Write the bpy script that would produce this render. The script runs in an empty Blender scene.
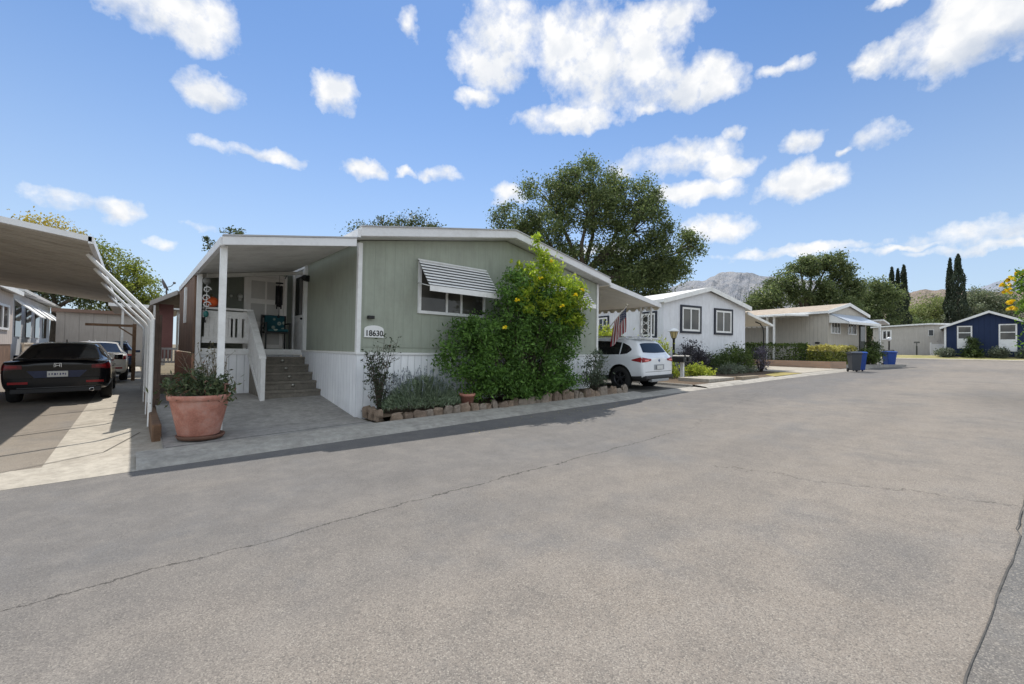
import bpy, bmesh, math, random
import numpy as np
from math import sin, cos, pi, radians as R, sqrt, atan2, hypot
from mathutils import Vector, Matrix, noise as mnoise
from mathutils.bvhtree import BVHTree

random.seed(7); RNG = np.random.default_rng(11)
scene = bpy.context.scene
COL = scene.collection

# ------------------------------------------------------------------ terrain profile
def gz(x):
    if x < -30: return .03-.57
    if x < 45: return .03+.019*x
    if x < 57: return .885+(x-45)*(1.25-.885)/12
    if x < 60: return 1.25+(x-57)*.117
    return 1.60
def cl(d, r):          # survey offsets (distance ahead, distance to the right) -> street X, Y
    return (.661*d+.75*r, .75*d-.661*r)

# ------------------------------------------------------------------ materials
def nn(nt, t, **kw):
    n = nt.nodes.new(t)
    for k, v in kw.items(): setattr(n, k, v)
    return n
def base_mat(name):
    m = bpy.data.materials.new(name); m.use_nodes = True
    nt = m.node_tree; b = nt.nodes['Principled BSDF']
    return m, nt, b
def mix(nt, a, b, fac, mode='MIX'):
    n = nn(nt, 'ShaderNodeMix', data_type='RGBA', blend_type=mode)
    for s, v in ((n.inputs[0], fac), (n.inputs[6], a), (n.inputs[7], b)):
        if isinstance(v, bpy.types.NodeSocket): nt.links.new(v, s)
        elif isinstance(v, (int, float)): s.default_value = v
        else: s.default_value = (*v[:3], 1)
    return n.outputs[2]
def math_(nt, op, a, b=0., c=None):
    n = nn(nt, 'ShaderNodeMath', operation=op)
    for i, v in enumerate((a, b) if c is None else (a, b, c)):
        if isinstance(v, bpy.types.NodeSocket): nt.links.new(v, n.inputs[i])
        else: n.inputs[i].default_value = v
    return n.outputs[0]
def noise(nt, vec, scale, detail=5, rough=.6):
    n = nn(nt, 'ShaderNodeTexNoise'); n.inputs['Scale'].default_value = scale
    n.inputs['Detail'].default_value = detail; n.inputs['Roughness'].default_value = rough
    if vec is not None: nt.links.new(vec, n.inputs['Vector'])
    return n.outputs['Fac']
def ramp(nt, fac, lo, hi, a=0., b=1.):
    n = nn(nt, 'ShaderNodeMapRange'); nt.links.new(fac, n.inputs[0])
    n.inputs[1].default_value = lo; n.inputs[2].default_value = hi
    n.inputs[3].default_value = a; n.inputs[4].default_value = b
    return n.outputs[0]
def objco(nt): return nn(nt, 'ShaderNodeTexCoord').outputs['Object']
def bump(nt, b, h, strength, dist=.01):
    n = nn(nt, 'ShaderNodeBump'); n.inputs['Strength'].default_value = strength; n.inputs['Distance'].default_value = dist
    nt.links.new(h, n.inputs['Height']); nt.links.new(n.outputs[0], b.inputs['Normal'])

MC = {}
def M(name, col, rough=.7, var=.15, scale=2.5, bmp=.0, bsc=60, metal=0, spec=.4, dirt=None, dirt_amt=.3):
    if name in MC: return MC[name]
    m, nt, b = base_mat(name)
    co = objco(nt)
    n1 = noise(nt, co, scale, 6, .65); n2 = noise(nt, co, scale*11, 3)
    f = math_(nt, 'ADD', math_(nt, 'MULTIPLY', n1, .7), math_(nt, 'MULTIPLY', n2, .3))
    lo = [c*(1-var) for c in col]; hi = [min(1, c*(1+var)) for c in col]
    c = mix(nt, lo, hi, ramp(nt, f, .35, .65))
    if dirt:
        n3 = noise(nt, co, scale*.8+.7, 8, .72)
        c = mix(nt, c, dirt, ramp(nt, n3, .48, .72, 0, dirt_amt))
    nt.links.new(c, b.inputs['Base Color'])
    b.inputs['Roughness'].default_value = rough; b.inputs['Metallic'].default_value = metal
    b.inputs['Specular IOR Level'].default_value = spec
    if bmp: bump(nt, b, noise(nt, co, bsc, 4), bmp)
    MC[name] = m; return m

def siding(name, col, period, groove=.07, dark=.55, var=.08, dirt=(.12,.11,.09), dirt_amt=.15, gd=.01, horiz=False):
    m, nt, b = base_mat(name); co = objco(nt)
    s = nn(nt, 'ShaderNodeSeparateXYZ'); nt.links.new(co, s.inputs[0])
    t = s.outputs[2] if horiz else math_(nt, 'ADD', s.outputs[0], s.outputs[1])
    fr = math_(nt, 'FRACT', math_(nt, 'DIVIDE', t, period))
    d = math_(nt, 'ABSOLUTE', math_(nt, 'SUBTRACT', fr, .5))
    g = ramp(nt, d, groove*.5, groove)          # 0 in groove
    mp = nn(nt, 'ShaderNodeMapping'); mp.inputs['Scale'].default_value = (1,1,.18); nt.links.new(co, mp.inputs[0])
    n1 = noise(nt, mp.outputs[0], 9, 5); n2 = noise(nt, co, 1.1, 7, .7)
    c = mix(nt, [x*(1-var) for x in col], [min(1,x*(1+var)) for x in col], ramp(nt, n1, .3, .7))
    c = mix(nt, c, dirt, ramp(nt, n2, .45, .75, 0, dirt_amt))
    low = ramp(nt, s.outputs[2], 0, .45, .35, 0)
    c = mix(nt, c, dirt, math_(nt, 'MULTIPLY', low, n2)) if not horiz else c
    c = mix(nt, [x*dark for x in col], c, g)
    nt.links.new(c, b.inputs['Base Color']); b.inputs['Roughness'].default_value = .75
    b.inputs['Specular IOR Level'].default_value = .25
    h = math_(nt, 'ADD', g, math_(nt, 'MULTIPLY', n1, .12)); bump(nt, b, h, .8, gd)
    MC[name] = m; return m

def leafmat(name, a, b_, c_=None, trans=.35, clump=.8):
    m, nt, b = base_mat(name); co = objco(nt)
    g = nn(nt, 'ShaderNodeNewGeometry')
    cr = nn(nt, 'ShaderNodeValToRGB'); nt.links.new(g.outputs['Random Per Island'], cr.inputs[0])
    e = cr.color_ramp.elements; e[0].color = (*a,1); e[1].color = (*b_,1)
    if c_:
        q = cr.color_ramp.elements.new(.93); q.color = (*b_,1); e[-1].color = (*c_,1)
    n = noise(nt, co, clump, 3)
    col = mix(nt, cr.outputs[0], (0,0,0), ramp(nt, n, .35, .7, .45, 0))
    nt.links.new(col, b.inputs['Base Color']); b.inputs['Roughness'].default_value = .55
    b.inputs['Specular IOR Level'].default_value = .3
    tr = nn(nt, 'ShaderNodeBsdfTranslucent')
    tc = mix(nt, col, (1.0,1.25,.35), .35, 'MULTIPLY'); 
    br = nn(nt, 'ShaderNodeBrightContrast'); nt.links.new(tc, br.inputs[0]); br.inputs[1].default_value = .015
    nt.links.new(br.outputs[0], tr.inputs[0])
    ms = nn(nt, 'ShaderNodeMixShader'); ms.inputs[0].default_value = trans
    nt.links.new(b.outputs[0], ms.inputs[1]); nt.links.new(tr.outputs[0], ms.inputs[2])
    nt.links.new(ms.outputs[0], nt.nodes['Material Output'].inputs[0])
    return m

def glassmat(name, col=(.012,.014,.016), rough=.04, curtain=None):
    m, nt, b = base_mat(name); co = objco(nt)
    n = noise(nt, co, 1.4, 3)
    c = mix(nt, col, [x*2.2 for x in col], ramp(nt, n, .4, .65))
    if curtain:
        s = nn(nt, 'ShaderNodeSeparateXYZ'); nt.links.new(co, s.inputs[0])
        w = noise(nt, co, .9, 1); c = mix(nt, c, curtain, ramp(nt, w, .42, .62, .1, 1))
    nt.links.new(c, b.inputs['Base Color'])
    b.inputs['Roughness'].default_value = rough; b.inputs['Specular IOR Level'].default_value = .42
    h = noise(nt, co, .9, 2); bump(nt, b, h, .06, .05)
    return m

def asphaltmat(name, fine=(.166,.157,.151), worn=(.258,.226,.194), cracks=True, light=1.):
    m, nt, b = base_mat(name); co = objco(nt)
    s = nn(nt, 'ShaderNodeSeparateXYZ'); nt.links.new(co, s.inputs[0]); X, Y = s.outputs[0], s.outputs[1]
    big = noise(nt, co, .28, 4, .55)
    mp = nn(nt, 'ShaderNodeMapping'); mp.inputs['Scale'].default_value = (.16,.9,1); nt.links.new(co, mp.inputs[0])
    streak = noise(nt, mp.outputs[0], 1.0, 5, .6)
    near = ramp(nt, Y, 1.2, 4.4, 1, 0)
    far = ramp(nt, X, 2, 9, 0, .08)
    wf = math_(nt, 'ADD', math_(nt, 'MULTIPLY', near, .8), math_(nt, 'ADD', math_(nt, 'SUBTRACT', big, .5), math_(nt, 'SUBTRACT', streak, .5)))
    wf = math_(nt, 'ADD', wf, far)
    wf = ramp(nt, wf, .1, .7)
    c = mix(nt, [x*light for x in fine], [x*light for x in worn], wf)
    pt = noise(nt, co, .55, 7, .72)                       # dusty brown and bluish worn areas
    c = mix(nt, c, (.25,.208,.166), math_(nt, 'MULTIPLY', ramp(nt, pt, .5, .66, 0, .4), ramp(nt, Y, 3.0, 1.2, .1, 1)))
    c = mix(nt, c, (.16,.162,.168), ramp(nt, pt, .48, .34, 0, .5))
    # oil and patch stains
    st = noise(nt, co, .75, 6, .7)
    c = mix(nt, c, (.118,.113,.11), ramp(nt, st, .52, .76, 0, .65))
    mid = noise(nt, co, 3.2, 6, .75)
    c = mix(nt, c, [x*.68 for x in fine], ramp(nt, mid, .48, .8, 0, .6))
    lane = noise(nt, mp.outputs[0], .55, 3, .5); c = mix(nt, c, [x*.74 for x in fine], ramp(nt, lane, .5, .68, 0, .5))
    c = mix(nt, c, (.29,.263,.232), ramp(nt, mid, .5, .25, 0, .4))
    if cracks:      # tar-dark smooth repair stain on the near side of the road
        ox = math_(nt, 'DIVIDE', math_(nt, 'SUBTRACT', X, 3.75), .62); oy = math_(nt, 'DIVIDE', math_(nt, 'SUBTRACT', Y, .52), .30)
        od = math_(nt, 'ADD', math_(nt, 'ADD', math_(nt, 'MULTIPLY', ox, ox), math_(nt, 'MULTIPLY', oy, oy)), math_(nt, 'MULTIPLY', math_(nt, 'SUBTRACT', st, .5), 7.))
        c = mix(nt, c, (.15,.143,.138), ramp(nt, od, 1.6, .1, 0, .6))
    # aggregate speckle
    v = nn(nt, 'ShaderNodeTexVoronoi'); v.inputs['Scale'].default_value = 150; nt.links.new(co, v.inputs['Vector'])
    vs = nn(nt, 'ShaderNodeSeparateColor'); nt.links.new(v.outputs['Color'], vs.inputs[0])
    amt = math_(nt, 'ADD', .20, math_(nt, 'MULTIPLY', wf, .36))
    c = mix(nt, c, (.40,.365,.315), math_(nt, 'MULTIPLY', ramp(nt, vs.outputs[0], .62, .98), amt))
    c = mix(nt, c, (.09,.085,.08), math_(nt, 'MULTIPLY', ramp(nt, vs.outputs[1], .66, .98), amt))
    c = mix(nt, c, (.06,.057,.054), ramp(nt, v.outputs['Distance'], .55, .85, 0, .45))
    fn = noise(nt, co, 260, 2)
    c = mix(nt, c, (.10,.095,.09), ramp(nt, fn, .5, .72, 0, .5))
    if cracks:
        w1 = noise(nt, co, 2.2, 8, .75)
        def crack(axis, other, pos, amp, lo, hi, width, k):
            global _
            q = math_(nt, 'SUBTRACT', axis, math_(nt, 'ADD', pos-amp*.5, math_(nt, 'MULTIPLY', w1, amp)))
            d = math_(nt, 'ABSOLUTE', q)
            wv = math_(nt, 'MULTIPLY', ramp(nt, mid, .3, .65, .4, 1.3), width)
            msk = math_(nt, 'LESS_THAN', d, wv)
            msk = math_(nt, 'MULTIPLY', msk, math_(nt, 'MULTIPLY', math_(nt, 'GREATER_THAN', other, lo), math_(nt, 'LESS_THAN', other, hi)))
            return math_(nt, 'MULTIPLY', msk, k)
        ck = crack(Y, X, 3.43, .28, -6, 6.5, .008, .7)
        yd = math_(nt, 'ADD', Y, math_(nt, 'MULTIPLY', X, -.18))
        ck = math_(nt, 'MAXIMUM', ck, crack(math_(nt, 'ADD', math_(nt, 'MULTIPLY', X, .8), math_(nt, 'MULTIPLY', Y, .25)), Y, 4.6, .5, -.1, 2.2, .008, .55))
        ck = math_(nt, 'MAXIMUM', ck, crack(yd, X, 2.2, .9, 7, 40, .01, .45))
        c = mix(nt, c, (.035,.033,.031), ck)
    nt.links.new(c, b.inputs['Base Color']); b.inputs['Roughness'].default_value = .92
    b.inputs['Specular IOR Level'].default_value = .2
    h = math_(nt, 'ADD', math_(nt, 'MULTIPLY', v.outputs['Distance'], -1), math_(nt, 'MULTIPLY', fn, .6))
    bump(nt, b, h, .4, .007)
    return m

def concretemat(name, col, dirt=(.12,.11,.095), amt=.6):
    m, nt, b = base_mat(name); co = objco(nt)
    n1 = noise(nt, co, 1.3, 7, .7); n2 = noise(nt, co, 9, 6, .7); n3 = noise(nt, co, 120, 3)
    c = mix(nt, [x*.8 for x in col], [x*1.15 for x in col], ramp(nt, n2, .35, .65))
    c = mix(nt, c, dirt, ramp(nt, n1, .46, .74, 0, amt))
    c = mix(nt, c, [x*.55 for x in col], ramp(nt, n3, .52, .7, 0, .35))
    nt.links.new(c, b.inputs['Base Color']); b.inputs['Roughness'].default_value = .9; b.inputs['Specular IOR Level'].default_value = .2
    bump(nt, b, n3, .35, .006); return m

def groundmat(name, a, b_, c_):
    m, nt, b = base_mat(name); co = objco(nt)
    n1 = noise(nt, co, .35, 8, .7); n2 = noise(nt, co, 14, 6, .8)
    c = mix(nt, a, b_, ramp(nt, n1, .42, .58)); c = mix(nt, c, c_, ramp(nt, n2, .5, .7, 0, .8))
    nt.links.new(c, b.inputs['Base Color']); b.inputs['Roughness'].default_value = .95; b.inputs['Specular IOR Level'].default_value = .1
    bump(nt, b, n2, .9, .03); return m

def carpaint(name, col, metal=.0, rough=.25):
    m, nt, b = base_mat(name); co = objco(nt)
    n = noise(nt, co, 2.2, 5); c = mix(nt, col, [min(1,x*1.12+.004) for x in col], ramp(nt, n, .4, .7))
    s = nn(nt, 'ShaderNodeSeparateXYZ'); nt.links.new(co, s.inputs[0])
    c = mix(nt, c, (.16,.14,.115), math_(nt, 'MULTIPLY', ramp(nt, s.outputs[2], .2, .6, .3 if max(col) > .3 else .05, 0), n))
    nt.links.new(c, b.inputs['Base Color']); b.inputs['Metallic'].default_value = metal
    b.inputs['Roughness'].default_value = rough; b.inputs['Coat Weight'].default_value = .6 if max(col) > .02 else .25; b.inputs['Specular IOR Level'].default_value = .5 if max(col) > .02 else .3; b.inputs['Coat Roughness'].default_value = .05
    return m

# ------------------------------------------------------------------ object helpers
OFF = {}
def tag(o, label=None, cat=None, group=None, kind=None):
    if label: o['label'] = label
    if cat: o['category'] = cat
    if group: o['group'] = group
    if kind: o['kind'] = kind
    return o
def thing(name, label, cat, loc=(0,0,0), rz=0, group=None, ry=0):
    o = bpy.data.objects.new(name, None); COL.objects.link(o)
    o.empty_display_size = .2; o.location = loc; o.rotation_euler = (0, ry, rz)
    OFF[o.name] = (0,0,0)
    return tag(o, label, cat, group)
def wthing(name, label, cat, loc, group=None):       # children are given in world coordinates
    o = thing(name, label, cat, loc, 0, group); OFF[o.name] = tuple(loc); return o
def copy_tree(o, parent=None):
    c = o.copy(); COL.objects.link(c)
    if parent is not None: c.parent = parent
    for ch in list(o.children): copy_tree(ch, c)
    return c

class MB:
    def __init__(s): s.v = []; s.f = []; s.sm = []
    def add(s, v, f, sm=False):
        k = len(s.v); s.v += [tuple(p) for p in v]
        for q in f: s.f.append(tuple(i+k for i in q)); s.sm.append(sm)
        return s
    def box(s, x0, x1, y0, y1, z0, z1):
        v = [(x,y,z) for z in (z0,z1) for y in (y0,y1) for x in (x0,x1)]
        return s.add(v, [(0,2,3,1),(4,5,7,6),(0,1,5,4),(2,6,7,3),(0,4,6,2),(1,3,7,5)])
    def bxa(s, ax, a0, a1, d0, d1, z0, z1):        # 'y': wall facing -Y, d = y ; 'x': wall facing -X
        return s.box(a0,a1,d0,d1,z0,z1) if ax == 'y' else s.box(d0,d1,a0,a1,z0,z1)
    def prism(s, poly, ax, a0, a1):
        def P(p, a): return {'y': (p[0],a,p[1]), 'x': (a,p[0],p[1]), 'z': (p[0],p[1],a)}[ax]
        n = len(poly); v = [P(p,a0) for p in poly]+[P(p,a1) for p in poly]
        f = [tuple(range(n)), tuple(range(2*n-1, n-1, -1))]+[(i,(i+1)%n,n+(i+1)%n,n+i) for i in range(n)]
        return s.add(v, f)
    def tube(s, pts, rad, n=8, sm=True):
        pts = [Vector(p) for p in pts]
        if not hasattr(rad, '__len__'): rad = [rad]*len(pts)
        v = []; up = Vector((0,0,1))
        for i, p in enumerate(pts):
            t = (pts[min(i+1,len(pts)-1)]-pts[max(i-1,0)]).normalized()
            u = t.cross(up if abs(t.z) < .95 else Vector((1,0,0))).normalized(); w = t.cross(u)
            for k in range(n):
                a = 2*pi*(k+.5)/n; v.append(p+(u*cos(a)+w*sin(a))*rad[i])
        f = []
        for i in range(len(pts)-1):
            for k in range(n): f.append((i*n+k, i*n+(k+1)%n, (i+1)*n+(k+1)%n, (i+1)*n+k))
        s.add(v, f, sm); m = len(s.v)
        s.f.append(tuple(m-len(v)+k for k in range(n-1,-1,-1))); s.sm.append(False)
        s.f.append(tuple(m-n+k for k in range(n))); s.sm.append(False)
        return s
    def bar(s, p0, p1, w, h=None):                  # square bar
        return s.tube([p0, p1], (w if h is None else h)*.7071, 4, False)
    def lathe(s, prof, c=(0,0,0), n=20, ax='z', sm=True):
        v = []; f = []
        for r, z in prof:
            for k in range(n):
                a = 2*pi*k/n
                p = (r*cos(a), r*sin(a), z) if ax == 'z' else ((z, r*cos(a), r*sin(a)) if ax == 'x' else (r*cos(a), z, r*sin(a)))
                v.append((p[0]+c[0], p[1]+c[1], p[2]+c[2]))
        for i in range(len(prof)-1):
            for k in range(n): f.append((i*n+k, i*n+(k+1)%n, (i+1)*n+(k+1)%n, (i+1)*n+k))
        return s.add(v, f, sm)
    def ball(s, c, r, n=12, sq=(1,1,1)):
        prof = [(max(1e-3,cos(t)), sin(t)) for t in [(-.5+i/8)*pi for i in range(9)]]
        k = len(s.v); s.lathe(prof, (0,0,0), n)
        for i in range(k, len(s.v)):
            x,y,z = s.v[i]; s.v[i] = (c[0]+x*r*sq[0], c[1]+y*r*sq[1], c[2]+z*r*sq[2])
        return s
    def quad(s, a, b, c, d): return s.add([a,b,c,d], [(0,1,2,3)])
    def build(s, name, mat, parent=None, bevel=0, fix=True, jit=0):
        off = OFF[parent.name] if parent is not None and parent.name in OFF else (0,0,0)
        v = [(x-off[0], y-off[1], z-off[2]) for x,y,z in s.v]
        me = bpy.data.meshes.new(name); me.from_pydata(v, [], s.f)
        me.polygons.foreach_set('use_smooth', s.sm)
        if fix or bevel:
            bm = bmesh.new(); bm.from_mesh(me)
            if fix: bmesh.ops.recalc_face_normals(bm, faces=bm.faces)
            if bevel:
                ed = [e for e in bm.edges if len(e.link_faces) == 2 and e.calc_face_angle(0) > .5]
                bmesh.ops.bevel(bm, geom=ed, offset=bevel, segments=2, affect='EDGES', profile=.6)
            if jit:
                for q in bm.verts: q.co += Vector((random.uniform(-jit,jit), random.uniform(-jit,jit), random.uniform(-jit,jit)))
            bm.to_mesh(me); bm.free()
        o = bpy.data.objects.new(name, me); COL.objects.link(o)
        me.materials.append(mat)
        if parent is not None: o.parent = parent; OFF[o.name] = off
        return o
def struct(name, mb, mat, **k): return tag(mb.build(name, mat, **k), kind='structure')

# foliage: many small leaf faces
def leaves(name, mat, parent, pts, size, aspect=.5, up=0., outward=None, fold=True):
    pts = np.asarray(pts, float); n = len(pts)
    d = RNG.normal(size=(n,3)); d[:,2] += up
    if outward is not None: d += outward
    d /= np.linalg.norm(d, axis=1)[:,None]
    s = np.cross(d, RNG.normal(size=(n,3))); s /= np.linalg.norm(s, axis=1)[:,None]
    L = (size*RNG.uniform(.6,1.35,n))[:,None]; W = L*aspect
    v = np.empty((n,4,3)); v[:,0] = pts-d*L*.5; v[:,1] = pts+s*W*.5+d*L*.05; v[:,2] = pts+d*L*.5; v[:,3] = pts-s*W*.5+d*L*.05
    me = bpy.data.meshes.new(name)
    me.vertices.add(n*4); me.vertices.foreach_set('co', v.reshape(-1))
    me.loops.add(n*4); me.loops.foreach_set('vertex_index', np.arange(n*4, dtype=np.int32))
    me.polygons.add(n); me.polygons.foreach_set('loop_start', np.arange(0,n*4,4, dtype=np.int32))
    try: me.polygons.foreach_set('loop_total', np.full(n,4,dtype=np.int32))
    except Exception: pass
    me.update(calc_edges=True); me.materials.append(mat)
    o = bpy.data.objects.new(name, me); COL.objects.link(o)
    if parent is not None: o.parent = parent
    return o
def clumps(blobs, n_clump, per, sig, shell=.5, flat=.75):
    vol = np.array([(b[3]*b[4]*b[5])**.62 for b in blobs]); vol /= vol.sum()
    out = []; cs = []
    for b, w in zip(blobs, vol):
        k = max(2, int(round(n_clump*w)))
        d = RNG.normal(size=(k,3)); d /= np.linalg.norm(d,axis=1)[:,None]
        r = shell+(1-shell)*RNG.random(k)**.6
        c = np.array(b[:3])+d*r[:,None]*np.array(b[3:6]); cs.append(c)
        for q in c:
            m = int(per*RNG.uniform(.5,1.5)); s = sig*RNG.uniform(.7,1.3)
            out.append(q+RNG.normal(size=(m,3))*np.array([s,s,s*flat]))
    return np.concatenate(out), np.concatenate(cs)

BARK = M('bark', (.085,.068,.052), .95, .4, 3, .8, 25)
def tree(name, label, loc, blobs, lm, n_clump, per, sig, leaf, trunk_r=.25, fork=None, rz=R(-41.4), group=None, twigs=60, aspect=.55, shell=.5, bark=None, cat='tree', lean=(0,0)):
    t = thing(name, label, cat, loc, rz, group)
    pts, cs = clumps(blobs, n_clump, per, sig, shell)
    leaves('crown', lm, t, pts, leaf, aspect)
    mb = MB(); cen = np.array([b[:3] for b in blobs]); low = cen[:,2].min()
    fk = Vector(fork) if fork else Vector((cen[:,0].mean()*.3, 0, low*.75))
    mb.tube([(0,0,-.3), (fk.x*.2+lean[0],lean[1],fk.z*.5), fk], [trunk_r*1.25, trunk_r, trunk_r*.85], 10)
    for b in blobs:
        c = Vector(b[:3]); mid = fk.lerp(c,.5)+Vector((random.uniform(-.1,.1),random.uniform(-.1,.1),-.06))*(c-fk).length
        mb.tube([fk, mid, c], [trunk_r*.6, trunk_r*.38, trunk_r*.13], 7)
        near = [q for q in cs if (Vector(q)-c).length < max(b[3:6])*1.1]
        random.shuffle(near)
        for q in near[:max(3, twigs//len(blobs))]:
            mb.tube([c.lerp(fk,.12), c.lerp(Vector(q),.55)+Vector((0,0,.1*b[5])), q], [trunk_r*.16, trunk_r*.09, trunk_r*.03], 5)
    mb.build('trunk', bark or BARK, t, fix=False)
    return t

# ------------------------------------------------------------------ shared materials
WHITE = M('white_paint', (.80,.80,.79), .5, .06, 3, dirt=(.3,.28,.24), dirt_amt=.28)
WHITE2 = M('old_white_paint', (.72,.71,.69), .6, .08, 3, dirt=(.25,.23,.2), dirt_amt=.4)
FASC = M('fascia_paint', (.76,.76,.77), .45, .05, 2, dirt=(.35,.33,.3), dirt_amt=.3)
GREENS = siding('sage_siding', (.34,.368,.305), .205, .04, .90, gd=.003, dirt_amt=.28)
SKIRT = siding('white_ribbed_skirting', (.90,.91,.94), .15, .05, .72, gd=.012, dirt_amt=.1)
DARKGREY = M('dark_grey_wood', (.055,.058,.052), .7, .3, 6)
BLACK = M('black_metal', (.012,.012,.013), .45, .2, 5)
CHROME = M('chrome', (.7,.7,.72), .18, .05, 3, metal=1)
GLASS = glassmat('window_glass'); GLASSC = glassmat('curtained_glass', (.025,.025,.025), .05, (.10,.095,.085))
STEP = M('stained_step', (.20,.18,.15), .85, .3, 4, .4, 40, dirt=(.07,.065,.05), dirt_amt=.5)
TERRA = M('terracotta', (.47,.205,.15), .85, .3, 4, .3, 50, dirt=(.50,.36,.31), dirt_amt=.7)
SOIL = M('soil', (.06,.045,.033), .95, .4, 12, .9, 40)
MULCH = groundmat('mulch', (.115,.085,.06), (.16,.12,.085), (.05,.038,.028))
BROWNWOOD = siding('brown_board_wood', (.235,.15,.105), .14, .07, .55, .3, dirt=(.04,.025,.018), dirt_amt=.5)
REDWOOD = M('orange_wood', (.55,.30,.20), .8, .25, 5, .3, 40)
RUSTWOOD = M('brown_timber', (.17,.10,.06), .85, .3, 6, .4, 40, dirt=(.07,.05,.035), dirt_amt=.6)
ROOFW = M('white_metal_roof', (.60,.60,.59), .6, .08, 2, dirt=(.3,.28,.25), dirt_amt=.4)

# ================================================================== SETTING
XB = [-3000,-300,-30,0,20,45,49,53,57,60,80,300,3000]
mb = MB(); yb = [-3000,-300,-40,0,40,300,3000]
for i in range(len(XB)-1):
    for j in range(len(yb)-1):
        a,b,c,d = XB[i],XB[i+1],yb[j],yb[j+1]
        mb.quad((a,c,gz(a)),(b,c,gz(b)),(b,d,gz(b)),(a,d,gz(a)))
struct('ground', mb, groundmat('dry_ground', (.17,.14,.10), (.22,.185,.125), (.09,.08,.05)))

def yhi(x):
    if x < 13: return 6.25
    if x < 21: return 6.25-(x-13)*.03
    if x < 29: return 6.0-(x-21)*.06
    if x < 42.7: return 5.5-(x-29)*.03
    return 15.
def ylo(x):
    if x < 5: return -.2
    if x < 18: return -.2-.06*(x-5)
    return -.0055*(x-18)**2-.06*(x-5)-.2
xs = [-60,-30,-10,0,5,10,13,16,18,21,24,27,29,33,37,40,42.69,42.71,45,47,50,53,56,56.8]
mb = MB()
for a, b in zip(xs[:-1], xs[1:]):
    mb.quad((a,ylo(a),gz(a)+.004),(b,ylo(b),gz(b)+.004),(b,yhi(b),gz(b)+.004),(a,yhi(a),gz(a)+.004))
struct('road', mb, asphaltmat('road_asphalt'))
# rolled concrete gutter on the house side
CONC = concretemat('gutter_concrete', (.38,.355,.315))
CONC2 = concretemat('pale_concrete', (.40,.365,.31), (.22,.19,.155), .5)
CONC3 = concretemat('patio_concrete', (.33,.315,.295), (.15,.14,.13), .6)
def strip(x0, x1, prof, lo=lambda x: yhi(x), step=1.5):
    m = MB(); n = max(1,int((x1-x0)/step)); X = [x0+(x1-x0)*i/n for i in range(n+1)]
    for a, b in zip(X[:-1], X[1:]):
        for (d0,h0),(d1,h1) in zip(prof[:-1], prof[1:]):
            m.quad((a,lo(a)+d0,gz(a)+h0),(b,lo(b)+d0,gz(b)+h0),(b,lo(b)+d1,gz(b)+h1),(a,lo(a)+d1,gz(a)+h1))
    return m
mb = strip(.06, 10.7, [(-.03,.006),(0,.012),(.12,.05),(.5,.085),(.62,.09)])
mb.add(strip(14.0, 42, [(-.03,.006),(0,.012),(.12,.05),(.4,.08),(.5,.085)]).v, [tuple(range(i*4,i*4+4)) for i in range(len(strip(14.0,42,[(-.03,.006),(0,.012),(.12,.05),(.4,.08),(.5,.085)]).f))])
mb.add(strip(10.7, 14.0, [(-.03,.006),(.55,.03)]).v, [tuple(range(i*4,i*4+4)) for i in range(2)])
struct('gutter', mb, CONC, fix=False)
mb = strip(-40, .06, [(-.03,.006),(.0,.010),(.75,.022)])
struct('pavement_joint', MB().quad((.34,6.862,gz(.34)+.097),(3.2,6.862,gz(3.2)+.125),(3.2,6.878,gz(3.2)+.127),(.34,6.878,gz(.34)+.099)), M('tar_joint_dark', (.07,.065,.06), .9, .3, 8), fix=False)
struct('driveway_apron', mb, CONC2, fix=False)
# pavement strip on the camera's side of the road
mb = MB()
for a, b in zip([-10,0,2.6,3.6,4.9,6,9,14,18,24,32],[0,2.6,3.6,4.9,6,9,14,18,24,32,45]):
    f = lambda x: (.1 if x < 2.7 else (.1-(x-2.6)*.088 if x < 5 else ylo(x)+.12))
    mb.quad((a,f(a)-2.4,gz(a)+.008),(b,f(b)-2.4,gz(b)+.008),(b,f(b),gz(b)+.012),(a,f(a),gz(a)+.012))
jm = MB(); jx = [1.2+.16*i for i in range(60)]; jr = random.Random(4)
jy = [f(x)+jr.uniform(-.005,.005) for x in jx]; jw = [jr.uniform(.002,.005) for x in jx]
for k in range(59):
    jm.quad((jx[k],jy[k]-jw[k],gz(jx[k])+.017),(jx[k+1],jy[k+1]-jw[k+1],gz(jx[k+1])+.017),(jx[k+1],jy[k+1]+jw[k+1],gz(jx[k+1])+.017),(jx[k],jy[k]+jw[k],gz(jx[k])+.017))
struct('pavement_joint', jm, M('edge_crack', (.085,.08,.074), .95, .4, 9), fix=False)
struct('pavement', mb, asphaltmat('pavement_asphalt', (.135,.134,.134), (.155,.15,.145), False))
# left driveway
def flat(poly, h, tilt=None):
    m = MB(); m.add([(x,y,gz(x)+h) for x,y in poly], [tuple(range(len(poly)))]); return m
struct('driveway', flat([(-6,7.0),(-.72,7.0),(-.72,34),(-6,34)], .018), asphaltmat('driveway_asphalt', (.26,.225,.185), (.33,.285,.23), False), fix=False)
struct('driveway_strip', flat([(-.72,7.0),(.34,6.87),(.34,34),(-.72,34)], .020), CONC2, fix=False)
mb = MB()
P = [(-6,5.9),(-3,6.5),(-1.0,6.98),(-.24,7.47),(.12,8.77)]
def line(P, w, h):
    m = MB()
    for (a,b),(c,d) in zip(P[:-1],P[1:]):
        l = hypot(c-a,d-b); nx,ny = -(d-b)/l*w,(c-a)/l*w
        m.quad((a-nx,b-ny,gz(a)+h),(c-nx,d-ny,gz(c)+h),(c+nx,d+ny,gz(c)+h),(a+nx,b+ny,gz(a)+h))
    return m
TAR = M('tar_joint', (.11,.10,.088), .9, .3, 8)
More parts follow.
